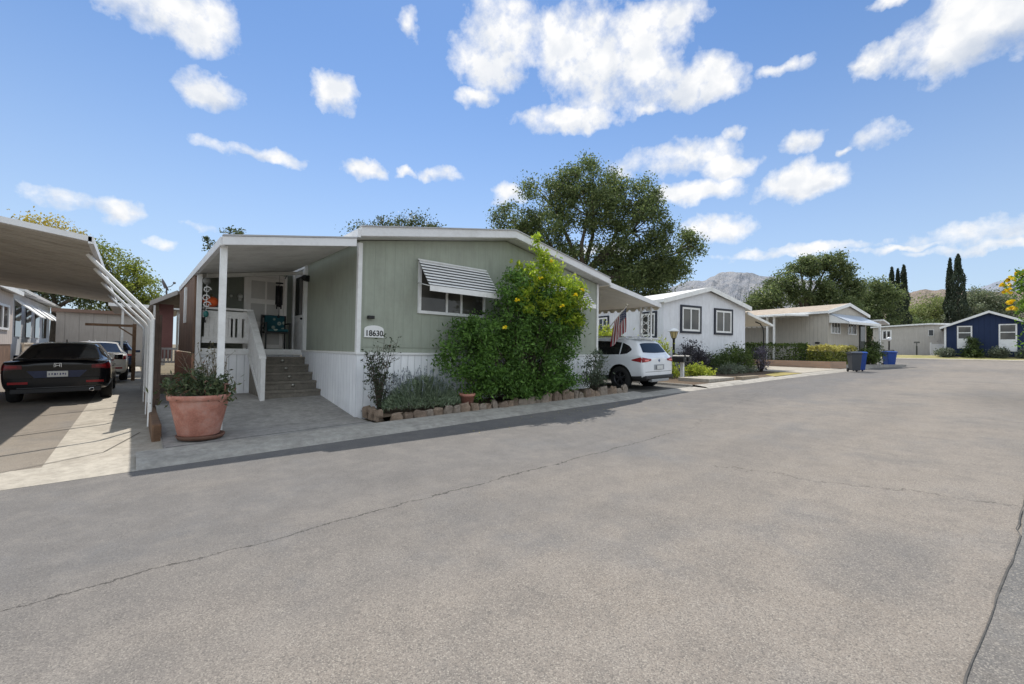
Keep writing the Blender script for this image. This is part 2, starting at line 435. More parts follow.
struct('pavement_joint', line(P[1:], .008, .026), TAR, fix=False)
struct('pavement_joint', line([(-3,9.2),(-1.17,9.87),(-.16,10.49),(.1,10.6)], .006, .026), TAR, fix=False)
# patio slab, sloping up to the porch
ps = lambda y: .12+(y-7.9)*.125 if y < 9.75 else .35
mb = MB()
Yp = [6.86,7.4,7.9,8.5,9.1,9.75,12.1]
for a, b in zip(Yp[:-1], Yp[1:]):
    za, zb = (max(.115,ps(a)) , max(.115,ps(b)))
    za = za if a > 6.9 else .095
    mb.quad((.33,a,za-.02),(3.13,a,za+.02 if a > 6.9 else .15),(3.13,b,zb+.02),(.33,b,zb-.02))
mb.quad((.33,6.86,0),(.33,12.1,0),(.33,12.1,.33),(.33,6.86,.08))
struct('patio', mb, CONC3, fix=False)
# planting bed, neighbour's yard, drives
bed = MB()
for a,b in ((3.2,6),(6,9),(9,10.4)):
    bed.quad((a,7.0,gz(a)+.14),(b,7.0,gz(b)+.14),(b,7.9,gz(b)+.16),(a,7.9,gz(a)+.16))
struct('planting_bed', bed, MULCH, fix=False)
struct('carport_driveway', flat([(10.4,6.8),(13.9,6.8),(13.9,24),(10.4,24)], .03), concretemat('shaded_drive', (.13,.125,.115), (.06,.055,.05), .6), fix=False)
struct('yard_earth', flat([(13.9,6.72),(24.5,6.3),(25.5,12),(13.9,16)], .085), groundmat('shaded_yard_dirt', (.115,.085,.062), (.15,.115,.082), (.055,.042,.03)), fix=False)  # mulch earth darkened further, shade on the yard painted into its colour
struct('kerb', MB().box(13.82,13.93,6.72,13,gz(13.9)-.05,gz(13.9)+.10), CONC)
struct('dry_lawn', flat([(20.5,6.33),(24.0,6.22),(23.8,7.3),(21.4,7.0)], .092), groundmat('dry_grass', (.30,.25,.10), (.36,.30,.13), (.2,.19,.06)), fix=False)
struct('path', flat([(24.2,6.25),(30.2,5.95),(31.5,16),(25.4,16)], .094), CONC2, fix=False)
VG = groundmat('verge_grass', (.26,.25,.10), (.36,.31,.17), (.15,.16,.06))
mb = MB()
for a, b in ((-30,-12),(-12,0),(0,6),(6,12),(12,16)):
    mb.quad((56.9,a,1.25+.10),(56.9,b,1.25+.10),(60,b,1.60+.06),(60,a,1.60+.06))
struct('grass_verge', mb, VG, fix=False)
mb = MB()
for a, b in ((-30,-12),(-12,0),(0,6),(6,12),(12,16)):
    mb.quad((56.55,a,1.25+.012),(56.55,b,1.25+.012),(56.7,b,1.25+.10),(56.7,a,1.25+.10)); mb.quad((56.7,a,1.25+.10),(56.7,b,1.25+.10),(56.9,b,1.25+.105),(56.9,a,1.25+.105))
struct('far_kerb', mb, CONC2, fix=False)

# hills: distance haze is painted in as paler, bluish slope colours
def hill(name, sil, D, mat, rows=34, seed=1, rough=1.):
    rg = np.random.default_rng(seed)
    az = np.arange(min(s[0] for s in sil), max(s[0] for s in sil), .12)
    S = sorted(sil); el = np.interp(az, [s[0] for s in S], [s[1] for s in S])
    ph = rg.random((6,8))*6.28; V = []
    for i, a in enumerate(az):
        for j in range(rows):
            t = j/(rows-1)
            d = D*(1-.5*t)
            n = 2.2*mnoise.fractal(Vector((a*.55, t*9, seed)), .9, 2.1, 7)
            h = D*math.tan(R(el[i]))*(1-t)**1.15 + n*D*.0085*rough*(.28 if j == 0 else .35+sin(pi*min(1,t*1.2)) if t < .83 else .2)
            V.append((d*cos(R(a)), d*sin(R(a)), 1.42+h-(3 if j == rows-1 else 0)))
    F = [(i*rows+j, (i+1)*rows+j, (i+1)*rows+j+1, i*rows+j+1) for i in range(len(az)-1) for j in range(rows-1)]
    m = MB(); m.add(V, F, False); return struct(name, m, mat, fix=False)
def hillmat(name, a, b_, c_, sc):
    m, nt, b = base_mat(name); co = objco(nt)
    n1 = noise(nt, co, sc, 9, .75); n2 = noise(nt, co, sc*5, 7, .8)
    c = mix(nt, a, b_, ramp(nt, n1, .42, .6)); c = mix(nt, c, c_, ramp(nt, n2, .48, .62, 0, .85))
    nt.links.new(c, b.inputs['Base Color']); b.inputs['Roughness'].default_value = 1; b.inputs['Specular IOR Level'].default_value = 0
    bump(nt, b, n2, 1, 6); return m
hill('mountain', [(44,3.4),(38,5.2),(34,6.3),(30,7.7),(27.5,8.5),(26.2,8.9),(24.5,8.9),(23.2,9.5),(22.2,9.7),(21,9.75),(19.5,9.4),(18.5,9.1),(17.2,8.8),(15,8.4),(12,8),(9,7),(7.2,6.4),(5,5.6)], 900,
     hillmat('hazy_rock_slope', (.33,.345,.385), (.46,.45,.455), (.235,.26,.285), .03), seed=3, rough=.75)
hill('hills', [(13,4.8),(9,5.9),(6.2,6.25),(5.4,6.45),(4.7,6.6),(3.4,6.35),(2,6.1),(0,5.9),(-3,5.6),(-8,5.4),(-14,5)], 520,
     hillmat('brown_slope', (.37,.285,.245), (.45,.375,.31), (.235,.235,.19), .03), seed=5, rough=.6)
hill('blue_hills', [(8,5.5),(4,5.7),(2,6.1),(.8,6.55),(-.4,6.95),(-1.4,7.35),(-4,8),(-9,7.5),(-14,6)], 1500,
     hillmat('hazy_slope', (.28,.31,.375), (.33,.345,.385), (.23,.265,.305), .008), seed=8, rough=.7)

# ================================================================== HOUSES
def window(parent, ax, a0, a1, z0, z1, d, fr=.05, trim=None, trim_w=.0, fmat=WHITE, gmat=GLASS, mull=(.5,), hbar=(), depth=.05, name='window'):
    m = MB(); f = depth
    for q in ((a0,a1,z0,z0+fr),(a0,a1,z1-fr,z1),(a0,a0+fr,z0+fr,z1-fr),(a1-fr,a1,z0+fr,z1-fr)): m.bxa(ax,q[0],q[1],d-f,d+.01,q[2],q[3])
    for t in mull: c = a0+(a1-a0)*t; m.bxa(ax,c-fr*.4,c+fr*.4,d-f*.8,d+.01,z0+fr,z1-fr)
    for t in hbar: c = z0+(z1-z0)*t; m.bxa(ax,a0+fr,a1-fr,d-f*.7,d+.01,c-fr*.4,c+fr*.4)
    w = m.build(name, fmat, parent)
    p = MB(); p.bxa(ax,a0+fr*.9,a1-fr*.9,d-f*.42,d-f*.2,z0+fr*.9,z1-fr*.9); p.build('pane', gmat, w)
    if trim:
        t = MB(); k = trim_w; e = d-f*1.25
        for q in ((a0-k,a1+k,z0-k,z0-.002),(a0-k,a1+k,z1+.002,z1+k),(a0-k,a0-.002,z0-.002,z1+.002),(a1+.002,a1+k,z0-.002,z1+.002)): t.bxa(ax,q[0],q[1],e,d+.008,q[2],q[3])
        t.build('frame', trim, w)
    return w
def gable_wall(x0, x1, zb, ze, zp, y0, th=.12):
    return MB().prism([(x0,zb),(x1,zb),(x1,ze),((x0+x1)/2,zp),(x0,ze)], 'y', y0, y0+th)
def gable_roof(x0, x1, ze, zp, y0, y1, th=.1):
    c = (x0+x1)/2
    return MB().prism([(x0,ze-th),(c,zp-th),(x1,ze-th),(x1,ze),(c,zp),(x0,ze)], 'y', y0, y1)
def gable_fascia(x0, x1, ze, zp, y, h, th=.035):
    c = (x0+x1)/2
    return MB().prism([(x0,ze-h),(c,zp-h),(x1,ze-h),(x1,ze+.015),(c,zp+.015),(x0,ze+.015)], 'y', y-th, y-.002)

# ---- main house (world coordinates)
HX0, HX1, HY, HZ, HE = 3.13, 10.33, 7.9, 1.34, 3.47
H = wthing('mobile_home', 'sage green mobile home with white ribbed skirting, low gable roof and shaded front porch', 'house', (HX0,HY,0))
gable_wall(HX0, HX1, HZ, 3.42, 4.06, HY).build('wall', GREENS, H)
MB().box(HX0,HX0+.12,HY+.122,26,HZ,3.44).build('wall', GREENS, H)
MB().box(HX1-.12,HX1,HY+.122,26,HZ,3.44).build('wall', GREENS, H)
MB().prism([(HX0,HZ),(HX1,HZ),(HX1,3.4),(6.73,4.0),(HX0,3.4)],'y',25.9,26).build('wall', GREENS, H)
MB().box(HX0-.012,HX1+.012,HY-.012,HY-.002,HZ+.1,HZ+.115).build('trim', GREENS, H)
sk = MB().box(HX0-.03,HX1+.03,HY-.045,HY-.005,.0,HZ-.05); sk.build('skirting', SKIRT, H)
MB().box(HX0-.03,HX0+.01,HY-.003,11.3,.0,HZ-.05).build('skirting', SKIRT, H)
MB().box(HX1-.01,HX1+.03,HY-.003,26,.0,HZ-.05).build('skirting', SKIRT, H)
t = MB().box(HX0-.05,HX1+.05,HY-.07,HY-.004,HZ-.048,HZ-.002); t.box(HX0-.05,HX0+.0,HY-.003,11.3,HZ-.048,HZ-.002); t.build('trim', WHITE, H, bevel=.006)
c = MB().box(HX0-.028,HX0+.05,HY-.03,HY-.003,HZ,HE-.09); c.build('corner_trim', WHITE, H); 
MB().box(HX0-.028,HX0-.003,HY-.002,HY+.05,HZ,HE-.09).build('corner_trim', WHITE, H)
MB().box(HX1-.06,HX1+.02,HY-.025,HY-.003,HZ,HE-.05).build('corner_trim', WHITE, H)
gable_roof(3.02,10.46,3.59,4.25,7.6,26.2).build('roof', ROOFW, H)
gable_fascia(3.02,10.46,3.59,4.25,7.6,.165).build('fascia', FASC, H, bevel=.008)
MB().box(2.96,3.018,7.57,26.2,3.40,3.545).build('gutter', FASC, H); MB().box(10.462,10.53,7.57,26.2,3.40,3.56).build('gutter', FASC, H)
MB().prism([(3.02,3.595),(6.74,4.255),(10.46,3.595),(10.46,3.615),(6.74,4.28),(3.02,3.615)],'y',7.54,7.63).build('roof_edging', M('roof_edge_metal',(.42,.42,.43),.5,.1), H)
MB().prism([(3.02,3.43),(6.74,4.09),(10.46,3.43),(10.46,3.415),(6.74,4.075),(3.02,3.415)],'y',7.6,7.9).build('soffit', WHITE2, H)
# front window with striped awning
W = window(H,'y',4.36,6.08,2.15,3.24,HY,.06,mull=(.40,.62),gmat=GLASSC)
def slat_awning(parent, x0, x1, y, zt, zb, out, n=9, name='awning', mat=None, mat2=None):
    m = MB(); m2 = MB()
    P = lambda t, k: (y-.03-out*t, zt+(zb-zt)*t-k)
    for i in range(n):
        t0, t1 = i/n, (i+.62)/n
        a, b = P(t0,0), P(t1,-.018); a2, b2 = P(t0,.012), P(t1,-.006)
        m.prism([a,b,b2,a2],'x',x0,x1)
    aw = m.build(name, mat or WHITE, parent)
    m2.prism([P(0,.03),P(1,.03),P(1,.036),P(0,.036)],'x',x0+.01,x1-.01)
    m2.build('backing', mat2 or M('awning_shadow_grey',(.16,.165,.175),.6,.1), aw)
    MB().box(x0,x1,y-.05-out,y-.03-out,zb-.10,zb+.01).build('valance', WHITE, aw)
    for x in (x0+.02,x1-.02): MB().tube([(x,y-.03-out*.95,zb),(x,y-.01,zb+.12)],.009,6).build('brace', WHITE, aw)
    return aw
slat_awning(H,4.33,6.1,HY,3.27,2.66,.5)
window(H,'y',7.7,9.56,2.15,3.24,HY,.06,mull=(.5,),gmat=GLASS)
slat_awning(H,7.66,9.62,HY,3.27,2.72,.45)
wl = MB().box(3.3,3.42,HY-.09,HY-.002,1.97,2.03); wl.build('wall_light', BLACK, H, bevel=.01)
# porch: recess, deck, roof, posts, rail, stairs
YB, YD = 12.1, 11.3
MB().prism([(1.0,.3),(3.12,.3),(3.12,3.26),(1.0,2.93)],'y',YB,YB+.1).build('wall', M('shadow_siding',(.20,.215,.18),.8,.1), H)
dk = MB().box(1.02,3.1,YD,YB-.002,HZ-.09,HZ); dk.build('porch_deck', WHITE2, H, bevel=.008)
MB().box(1.02,3.1,YD-.03,YD-.003,HZ-.12,HZ+.012).build('deck_edge', WHITE, H)
MB().box(1.02,2.02,YD+.0,YD+.04,.3,HZ-.122).build('skirting', SKIRT, H)
MB().box(.94,1.0,YD,YB+4,.3,HZ-.1).build('skirting', REDWOOD, H)
# porch roof slopes down to the left
MB().prism([(1.0,2.94),(2.92,3.27),(2.92,3.35),(1.0,3.02)],'y',7.62,15.2).build('porch_roof', M('porch_ceiling',(.66,.65,.62),.7,.1,2,dirt=(.25,.22,.19),dirt_amt=.4), H)
pf = MB().prism([(.955,2.905),(2.95,3.23),(2.95,3.37),(.955,3.035)],'y',7.575,7.618); pf.build('porch_beam', FASC, H, bevel=.006)
MB().prism([(.955,3.037),(2.95,3.372),(2.95,3.395),(.955,3.06)],'y',7.56,7.66).build('beam_cap', M('roof_edge_metal',(.42,.42,.43),.5,.1), H)
MB().box(.93,.998,7.62,15.2,2.90,3.03).build('porch_gutter', FASC, H, bevel=.006)
for q in range(1,7): pass
MB().prism([(1.0,2.84),(3.1,3.19),(3.1,3.265),(1.0,2.935)],'y',11.28,11.33).build('ceiling_joist', M('joist_paint',(.5,.49,.46),.7,.1), H)
for (x,y,z0) in ((1.0,7.78,.11),(1.03,11.22,.3)):
    MB().box(x-.044,x+.044,y-.044,y+.044,z0,2.93).build('porch_post', WHITE, H, bevel=.006)
# brown board side screen
MB().box(.95,.99,11.3,15.1,1.26,2.89).build('side_screen', BROWNWOOD, H)
MB().box(.91,.948,12.9,13.2,1.95,2.8).build('screen_frame', WHITE, H)
# doors
d = MB().box(2.05,2.85,YB-.05,YB-.003,HZ+.02,3.12); d0 = d.build('door', M('back_door',(.80,.77,.73),.6,.06), H)
fm = MB()
for q in ((1.98,2.047,HZ,3.2),(2.853,2.92,HZ,3.2),(2.048,2.852,3.122,3.2)): fm.box(q[0],q[1],YB-.08,YB-.004,q[2],q[3])
fm.build('frame', M('door_frame',(.82,.79,.75),.6,.06), d0)
pn = MB()
for i in range(2):
    for j in range(3): pn.box(2.13+i*.34,2.43+i*.34,YB-.058,YB-.049,HZ+.12+j*.56,HZ+.56+j*.56)
pn.build('panel', M('shaded_door_panel',(.52,.50,.47),.6,.05), d0)  # panels darker than the door, their shading painted into the colour
sd = MB().box(HX0-.05,HX0-.003,11.12,11.95,HZ+.02,3.3).build('door', WHITE2, H)
MB().box(HX0-.062,HX0-.052,11.25,11.82,2.2,3.15).build('pane', GLASS, sd)
fm = MB()
for q in ((11.02,11.118,HZ,3.38),(11.952,12.05,HZ,3.38),(11.119,11.951,3.302,3.38)): fm.box(HX0-.08,HX0-.004,q[0],q[1],q[2],q[3])
fm.build('frame', WHITE, sd)
MB().ball((HX0-.09,11.18,2.1),.03).build('handle', BLACK, sd)
wl = MB(); wl.ball((HX0-.1,10.93,3.06),.075); wl.box(HX0-.07,HX0-.003,10.89,10.97,2.98,3.12); wl.build('wall_light', BLACK, H)
wl = MB().ball((1.9,YB-.08,2.6),.06); wl.box(1.87,1.93,YB-.06,YB-.003,2.5,2.58); wl.build('wall_light', M('lamp_glass',(.5,.5,.46),.3,.05), H)
MB().ball((1.72,YB-.05,2.6),.035).build('wall_light', M('lamp_glass',(.5,.5,.46),.3), H)
# porch railing
rl = MB()
rl.box(1.1,2.03,YD-.05,YD+.09,2.2,2.245); rl.box(1.1,2.0,YD-.02,YD+.04,2.02,2.17); rl.box(1.1,2.0,YD-.02,YD+.04,1.47,1.6)
x = 1.14
while x < 1.6: rl.box(x,x+.085,YD-.01,YD+.02,1.6,2.02); x += .088
for x in (1.62,1.75,1.88): rl.box(x,x+.085,YD-.01,YD+.03,1.6,2.02)
rl.box(1.96,2.03,YD-.04,YD+.05,HZ,2.2)
rr = rl.build('railing', WHITE2, H, bevel=.004)
hr = MB()
HA, HB = (1.99,YD+.02), (1.945,9.70)           # rail runs from the deck corner down to the newel
def sk_bar(z0a,z1a,z0b,z1b,w):
    v = []
    for (x_,y_),z0_,z1_ in ((HA,z0a,z1a),(HB,z0b,z1b)):
        for dx in (-w,w):
            for z_ in (z0_,z1_): v.append((x_+dx,y_,z_))
    hr.add(v,[(0,1,3,2),(4,6,7,5),(0,4,5,1),(2,3,7,6),(1,5,7,3),(0,2,6,4)])
sk_bar(2.17,2.245,1.16,1.21,.065); sk_bar(1.2,1.32,.30,.42,.028)
hr.box(1.905,1.985,9.62,9.695,.32,1.16)
for k in range(9):
    t_ = (k+.6)/10; x_ = HA[0]+(HB[0]-HA[0])*t_; y_ = HA[1]+(HB[1]-HA[1])*t_; z_ = 2.17+(1.16-2.17)*t_
    hr.box(x_-.02,x_+.02,y_-.045,y_+.045,z_-.78,z_+.02)
hr.build('stair_railing', WHITE2, H, bevel=.004)
MB().box(2.03,3.1,YD+.045,YD+.08,.3,HZ-.125).build('skirting', SKIRT, H)
st = MB(); n = 5; g0 = .34
for k in range(n):
    st.box(2.005,HX0-.035, 9.8+k*.3, 9.8+(k+1)*.3+(.0 if k < n-1 else .0), g0-.05, g0+(k+1)*.168-.002)
    st.box(2.003,HX0-.033, 9.775+k*.3, 9.8+k*.3-.002, g0+(k+1)*.168-.05, g0+(k+1)*.168+.004)
so = st.build('stairs', STEP, H, bevel=.008)
for k in range(1,5):
    MB().lathe([(.001,-.012),(.035,-.012),(.04,0)],(2.62,9.793+k*.3,g0+(k+1)*.168-.09),10,'y').build('step_light', M('step_light_metal',(.35,.34,.3),.3,.1,metal=.8), so)
# carport roof on the right side, over the white car
AX0, AX1, AY0, AY1 = 10.55, 13.4, 7.65, 19
zr = lambda x: 3.44-(x-AX0)*(3.44-3.05)/(AX1-AX0)
ar = MB()
n = 18
for k in range(n):
    x0 = AX0+(AX1-AX0)*k/n; x1 = AX0+(AX1-AX0)*(k+.72)/n
    ar.prism([(x0,zr(x0)-.05),(x1,zr(x1)-.05),(x1,zr(x1)),(x0,zr(x0))],'y',AY0,AY1)
ar.prism([(AX0,zr(AX0)-.02),(AX1,zr(AX1)-.02),(AX1,zr(AX1)+.01),(AX0,zr(AX0)+.01)],'y',AY0,AY1)
ao = ar.build('carport_roof', M('awning_underside',(.86,.80,.70),.55,.06), H)
MB().prism([(AX0,zr(AX0)-.1),(AX1+.05,zr(AX1)-.1),(AX1+.05,zr(AX1)+.04),(AX0,zr(AX0)+.04)],'y',AY0-.05,AY0-.003).build('fascia', FASC, ao)
sc = MB(); y = AY0
sc.box(AX1+.003,AX1+.02,AY0,AY1,zr(AX1)-.09,zr(AX1)+.02)
while y < AY1-.1:
    sc.prism([(y,zr(AX1)-.092),(y+.07,zr(AX1)-.17),(y+.19,zr(AX1)-.17),(y+.25,zr(AX1)-.092)],'x',AX1+.003,AX1+.018); y += .3
sc.build('scalloped_edge', M('scallop_cream',(.6,.54,.42),.6,.05), ao)
def lattice_post(x, y, z0, z1):
    m = MB(); w = .2
    for dy in (-w, w): m.box(x-.025,x+.025,y+dy-.025,y+dy+.025,z0,z1)
    z = z0+.2; k = 1
    while z < z1-.15:
        m.tube([(x,y-w,z),(x,y+w,z+.26)],.015,5); m.tube([(x,y+w,z),(x,y-w,z+.26)],.015,5); z += .26
    m.build('carport_post', WHITE, H)
for yy in (8.1,10.9,13.5,16.8): lattice_post(13.3, yy, gz(13)+.02, zr(13.3)-.06)

# house number sign
SG = wthing('house_number_sign', 'white arched house number plaque on the green wall beside the corner trim', 'sign', (3.44,HY,1.62))
sp = [(3.25,1.62),(3.63,1.62),(3.63,1.775)]+[(3.44+.19*cos(a),1.775+.075*sin(a)) for a in [pi*k/10 for k in range(1,10)]]+[(3.25,1.775)]
MB().prism(sp,'y',HY-.03,HY-.004).build('plaque', WHITE, SG)
def text(body, size, mat, parent, loc, rz=0, name='digits', bold=.0, xs=1.):
    cu = bpy.data.curves.new(name,'FONT'); cu.body = body; cu.size = size; cu.align_x = 'CENTER'; cu.extrude = .002; cu.offset = bold
    tmp = bpy.data.objects.new('tmp', cu); COL.objects.link(tmp)
    dg = bpy.context.evaluated_depsgraph_get()
    me = bpy.data.meshes.new_from_object(tmp.evaluated_get(dg)); COL.objects.unlink(tmp); bpy.data.objects.remove(tmp)
    me.transform(Matrix.Translation(loc) @ Matrix.Rotation(rz,4,'Z') @ Matrix.Rotation(pi/2,4,'X') @ Matrix.Diagonal((xs,1,1,1)))
    o = bpy.data.objects.new(name, me); COL.objects.link(o); me.materials.clear(); me.materials.append(mat); o.parent = parent; return o
text('18630', .15, BLACK, SG, (0,-.033,.03), 0, 'digits', .003, .95)

# ---- generic neighbour houses (local coordinates)
def paint_house(t, w, dep, ze, zp, wallm, roofm, fasm, oh=.3, z0=-.3, fo=None):
    fo = oh if fo is None else fo
    gable_wall(0,w,z0,ze,zp-.12,0).build('wall', wallm, t)
    MB().box(0,.12,.122,dep,z0,ze).build('wall', wallm, t); MB().box(w-.12,w,.122,dep,z0,ze).build('wall', wallm, t)
    MB().prism([(0,z0),(w,z0),(w,ze),(w/2,zp-.12),(0,ze)],'y',dep,dep+.1).build('wall', wallm, t)
    k = (zp-ze)/(w/2)
    gable_roof(-oh,w+oh,ze-k*oh+.1,zp+.05,-fo,dep+oh).build('roof', roofm, t)
    gable_fascia(-oh-.01,w+oh+.01,ze-k*oh+.1,zp+.05,-fo,.2).build('fascia', fasm, t)
    e = MB(); 
    for x in (-oh-.03, w+oh): e.box(x,x+.03,-fo-.03,dep+oh,ze-k*oh-.06,ze-k*oh+.09)
    e.build('gutter', fasm, t)
NAVYT = M('dark_navy_trim',(.012,.016,.03),.5,.2)
H2 = thing('mobile_home', 'white mobile home with navy framed windows beyond the white car', 'house', (18.57,10.37,gz(18.57)), R(-14))
paint_house(H2, 5.95, 12, 3.5, 4.3, siding('pale_blue_white_siding',(.76,.77,.81),.3,.02,.92), ROOFW, WHITE, .2)
window(H2,'y',1.17,2.41,2.12,3.27,0,.09,NAVYT,.1,WHITE,GLASSC,(.5,))
window(H2,'y',3.58,4.79,2.12,3.25,0,.09,NAVYT,.1,WHITE,GLASSC,(.5,))
window(H2,'x',.5,1.38,1.85,2.95,0,.08,NAVYT,.09,WHITE,GLASSC,(.5,))
window(H2,'x',3.95,4.75,1.85,2.95,0,.08,NAVYT,.09,WHITE,GLASS,(.5,))
aw = MB().prism([(6.0,3.2),(8.15,2.66),(8.15,2.70),(6.0,3.28)],'y',-.1,7).build('awning', M('awning_cream',(.62,.57,.47),.6,.06), H2)
MB().prism([(6.0,3.15),(8.17,2.60),(8.17,2.72),(6.0,3.3)],'y',-.14,-.102).build('fascia', WHITE, aw)
s2 = MB(); y = -.1
while y < 6.8: s2.prism([(y,2.66),(y+.06,2.57),(y+.22,2.57),(y+.28,2.66)],'x',8.152,8.17); y += .3
s2.build('scalloped_edge', WHITE, aw)
MB().tube([(7.3,.3,2.84),(7.7,.3,2.76),(7.95,.3,2.55),(8.02,.3,2.25),(8.02,.3,-.1)],.03,8).build('awning_post', BLACK, H2)

TAN = siding('tan_siding',(.52,.48,.42),.25,.04,.75)
H3 = thing('mobile_home', 'tan mobile home with brown roof and metal window awning behind the clipped hedge', 'house', (33.6,7.3,gz(33.8)), R(-13))
paint_house(H3, 4.9, 13, 3.62, 4.25, TAN, M('tan_roof',(.36,.30,.24),.85,.2,3,.3,20), WHITE, .3, -.3, .12)
window(H3,'y',.3,1.45,2.2,2.97,0,.07,None,0,WHITE,GLASSC,(.33,.66)); window(H3,'y',2.4,3.6,2.2,2.97,0,.07,None,0,WHITE,GLASSC,(.33,.66))
aw = MB().prism([(-.02,3.45),(-1.1,2.88),(-1.1,2.93),(-.02,3.52)],'x',.1,4.3).build('awning', M('grey_awning',(.42,.46,.52),.45,.1,2), H3)
MB().box(.1,4.3,-1.13,-1.102,2.78,2.93).build('valance', WHITE, aw)
for x in (.06,4.302): MB().prism([(-.02,3.44),(-1.1,2.86),(-1.1,2.80),(-.02,2.9)],'x',x,x+.03).build('awning_side', WHITE, aw)
MB().box(4.902,6.0,.4,.5,-.2,3.0).build('wall', TAN, H3)
dd_ = MB().box(4.0,4.75,-.05,-.003,1.0,2.95).build('door', DARKGREY, H3); MB().box(4.08,4.67,-.065,-.052,1.8,2.8).build('pane', GLASS, dd_)
MB().box(5.0,5.09,-.8,-.71,-.2,2.98).build('porch_post', WHITE, H3)
MB().prism([(5.26,3.22),(6.15,2.98),(6.15,3.08),(5.26,3.32)],'y',-.9,3).build('porch_roof', WHITE, H3)
MB().prism([(-2.9,3.25),(-.32,3.36),(-.32,3.46),(-2.9,3.35)],'y',1.0,8).build('side_awning', WHITE, H3)
for v in (2.05,2.5,7): MB().box(-2.46,-2.36,v-.05,v+.05,-.1,3.26).build('porch_post', WHITE, H3)
MB().box(.25,.37,-.06,-.003,2.9,3.2).build('wall_light', BLACK, H3)
MB().box(-.08,-.003,.5,.75,1.55,1.65).build('wall_light', BLACK, H3)

H4 = thing('mobile_home', 'pale grey flat-roofed mobile home in the distance left of the blue house', 'house', (63,9.5,1.6), R(-88))
gable_wall(0,9.4,-.4,3.05,3.3,0).build('wall', siding('grey_beige_siding',(.52,.49,.45),.4,.03,.85), H4)
MB().box(0,.12,.122,9,-.4,3.05).build('wall', TAN, H4)
gable_roof(-.2,9.6,3.2,3.45,-.25,9).build('roof', ROOFW, H4); gable_fascia(-.2,9.6,3.2,3.45,-.25,.14).build('fascia', WHITE, H4)
window(H4,'y',.75,1.6,1.72,2.82,0,.14,None,0,WHITE,GLASS,(.5,)); window(H4,'y',4.5,4.95,2.1,2.8,0,.06,None,0,WHITE2,GLASS,())
NAVY = siding('navy_siding',(.018,.032,.08),.35,.03,.8,dirt_amt=.03)
H5 = thing('bungalow', 'navy blue house with white window panels at the end of the street', 'house', (59.3,3.55,1.6), R(-88))
paint_house(H5, 5.8, 9, 2.85, 4.2, NAVY, M('grey_shingle',(.5,.5,.52),.85,.15,4), WHITE, .3)
MB().box(-.02,.12,-.04,-.003,-.4,2.8).build('corner_trim', WHITE, H5)
window(H5,'y',.85,1.85,1.6,2.9,0,.1,None,0,WHITE,GLASSC,(),(.5,)); window(H5,'y',3.5,4.6,1.5,3.0,0,.1,None,0,WHITE,GLASSC,(),(.5,))
MB().box(.85,1.85,-.05,-.003,.75,1.598).build('window_panel', WHITE, H5); MB().box(3.5,4.6,-.05,-.003,.5,1.498).build('window_panel', WHITE, H5)

# ---- left neighbours
LH = wthing('mobile_home', 'beige mobile home with brown lattice skirting at the left edge beside the carport', 'house', (-4.4,16,-.05))
PINKBE = siding('pinkish_beige_siding',(.56,.49,.44),.42,.03,.6)
MB().box(-4.52,-4.4,14,31.7,1.3,3.7).build('wall', PINKBE, LH); MB().box(-10,-4.522,31.58,31.7,1.3,3.7).build('wall', PINKBE, LH)
MB().box(-4.5,-4.42,14,31.6,-.1,1.298).build('skirting', BROWNWOOD, LH)
MB().prism([(-10,4.3),(-4.15,3.72),(-4.15,3.86),(-10,4.5)],'y',13.8,32).build('roof', ROOFW, LH); MB().box(-4.148,-4.1,13.8,32,3.68,3.88).build('fascia', WHITE, LH)
wm = MB()
for q in ((28.0,30.6,1.95,2.05),(28.0,30.6,3.0,3.1),(28.0,28.15,2.05,3.0),(30.45,30.6,2.05,3.0),(29.2,29.35,2.05,3.0)): wm.box(-4.398,-4.34,*q)
w = wm.build('window', WHITE, LH); MB().box(-4.38,-4.37,28.1,30.5,2.0,3.05).build('pane', GLASS, w)
LP = wthing('mobile_home', 'white house with slanted window awnings far down the left driveway', 'house', (-4.6,33,-.05))
MB().box(-9,-4.7,33.5,47,.0,4.0).build('wall', M('bluish_white_wall',(.55,.57,.6),.7,.06), LH and LP)
MB().prism([(-9.5,4.7),(-4.2,4.0),(-4.2,4.15),(-9.5,4.9)],'y',33,47.5).build('roof', ROOFW, LP)
for k in range(4):
    y = 34.3+k*3.1
    wp = MB().box(-4.698,-4.66,y,y+1.5,1.7,3.3).build('window', GLASS, LP)
    MB().prism([(-4.69,3.6),(-3.75,2.75),(-3.75,2.81),(-4.69,3.68)],'y',y-.25,y+1.75).build('awning', WHITE, LP)
FE = wthing('lattice_fence', 'low white lattice fence before the white house on the left', 'fence', (-4.1,32,-.05))
f = MB(); f.box(-4.15,-4.05,32,46,-.05,.12); f.box(-4.16,-4.04,32,46,1.3,1.38)
k = 0
while 32+k*.3 < 45.6:
    y = 32+k*.3; f.tube([(-4.1,y,.1),(-4.1,y+1.2*.3/.3*.6,1.32)],.035,4,False); f.tube([(-4.1,y+.72,.1),(-4.1,y,1.32)],.035,4,False); k += 1
f.build('lattice', M('cream_paint',(.62,.54,.44),.7,.08), FE)
MB().box(-4.14,-4.06,32,46,.3,.9).build('backing', M('cream_paint',(.62,.54,.44),.7,.08), FE)
SH = wthing('shed', 'grey beige shed with brown roof edge closing the end of the left driveway', 'shed', (-1.5,36,0))
MB().box(-3.35,1.6,36,40,-.05,3.2).build('wall', siding('shed_siding',(.38,.35,.325),.6,.03,.75), SH)
MB().box(-3.55,1.8,35.75,40.2,3.202,3.4).build('roof', M('brown_roof_edge',(.20,.13,.1),.8,.2), SH)
PC = wthing('patio_cover', 'flat white patio cover on thin posts beyond the driveway posts', 'patio cover', (.6,25,0))
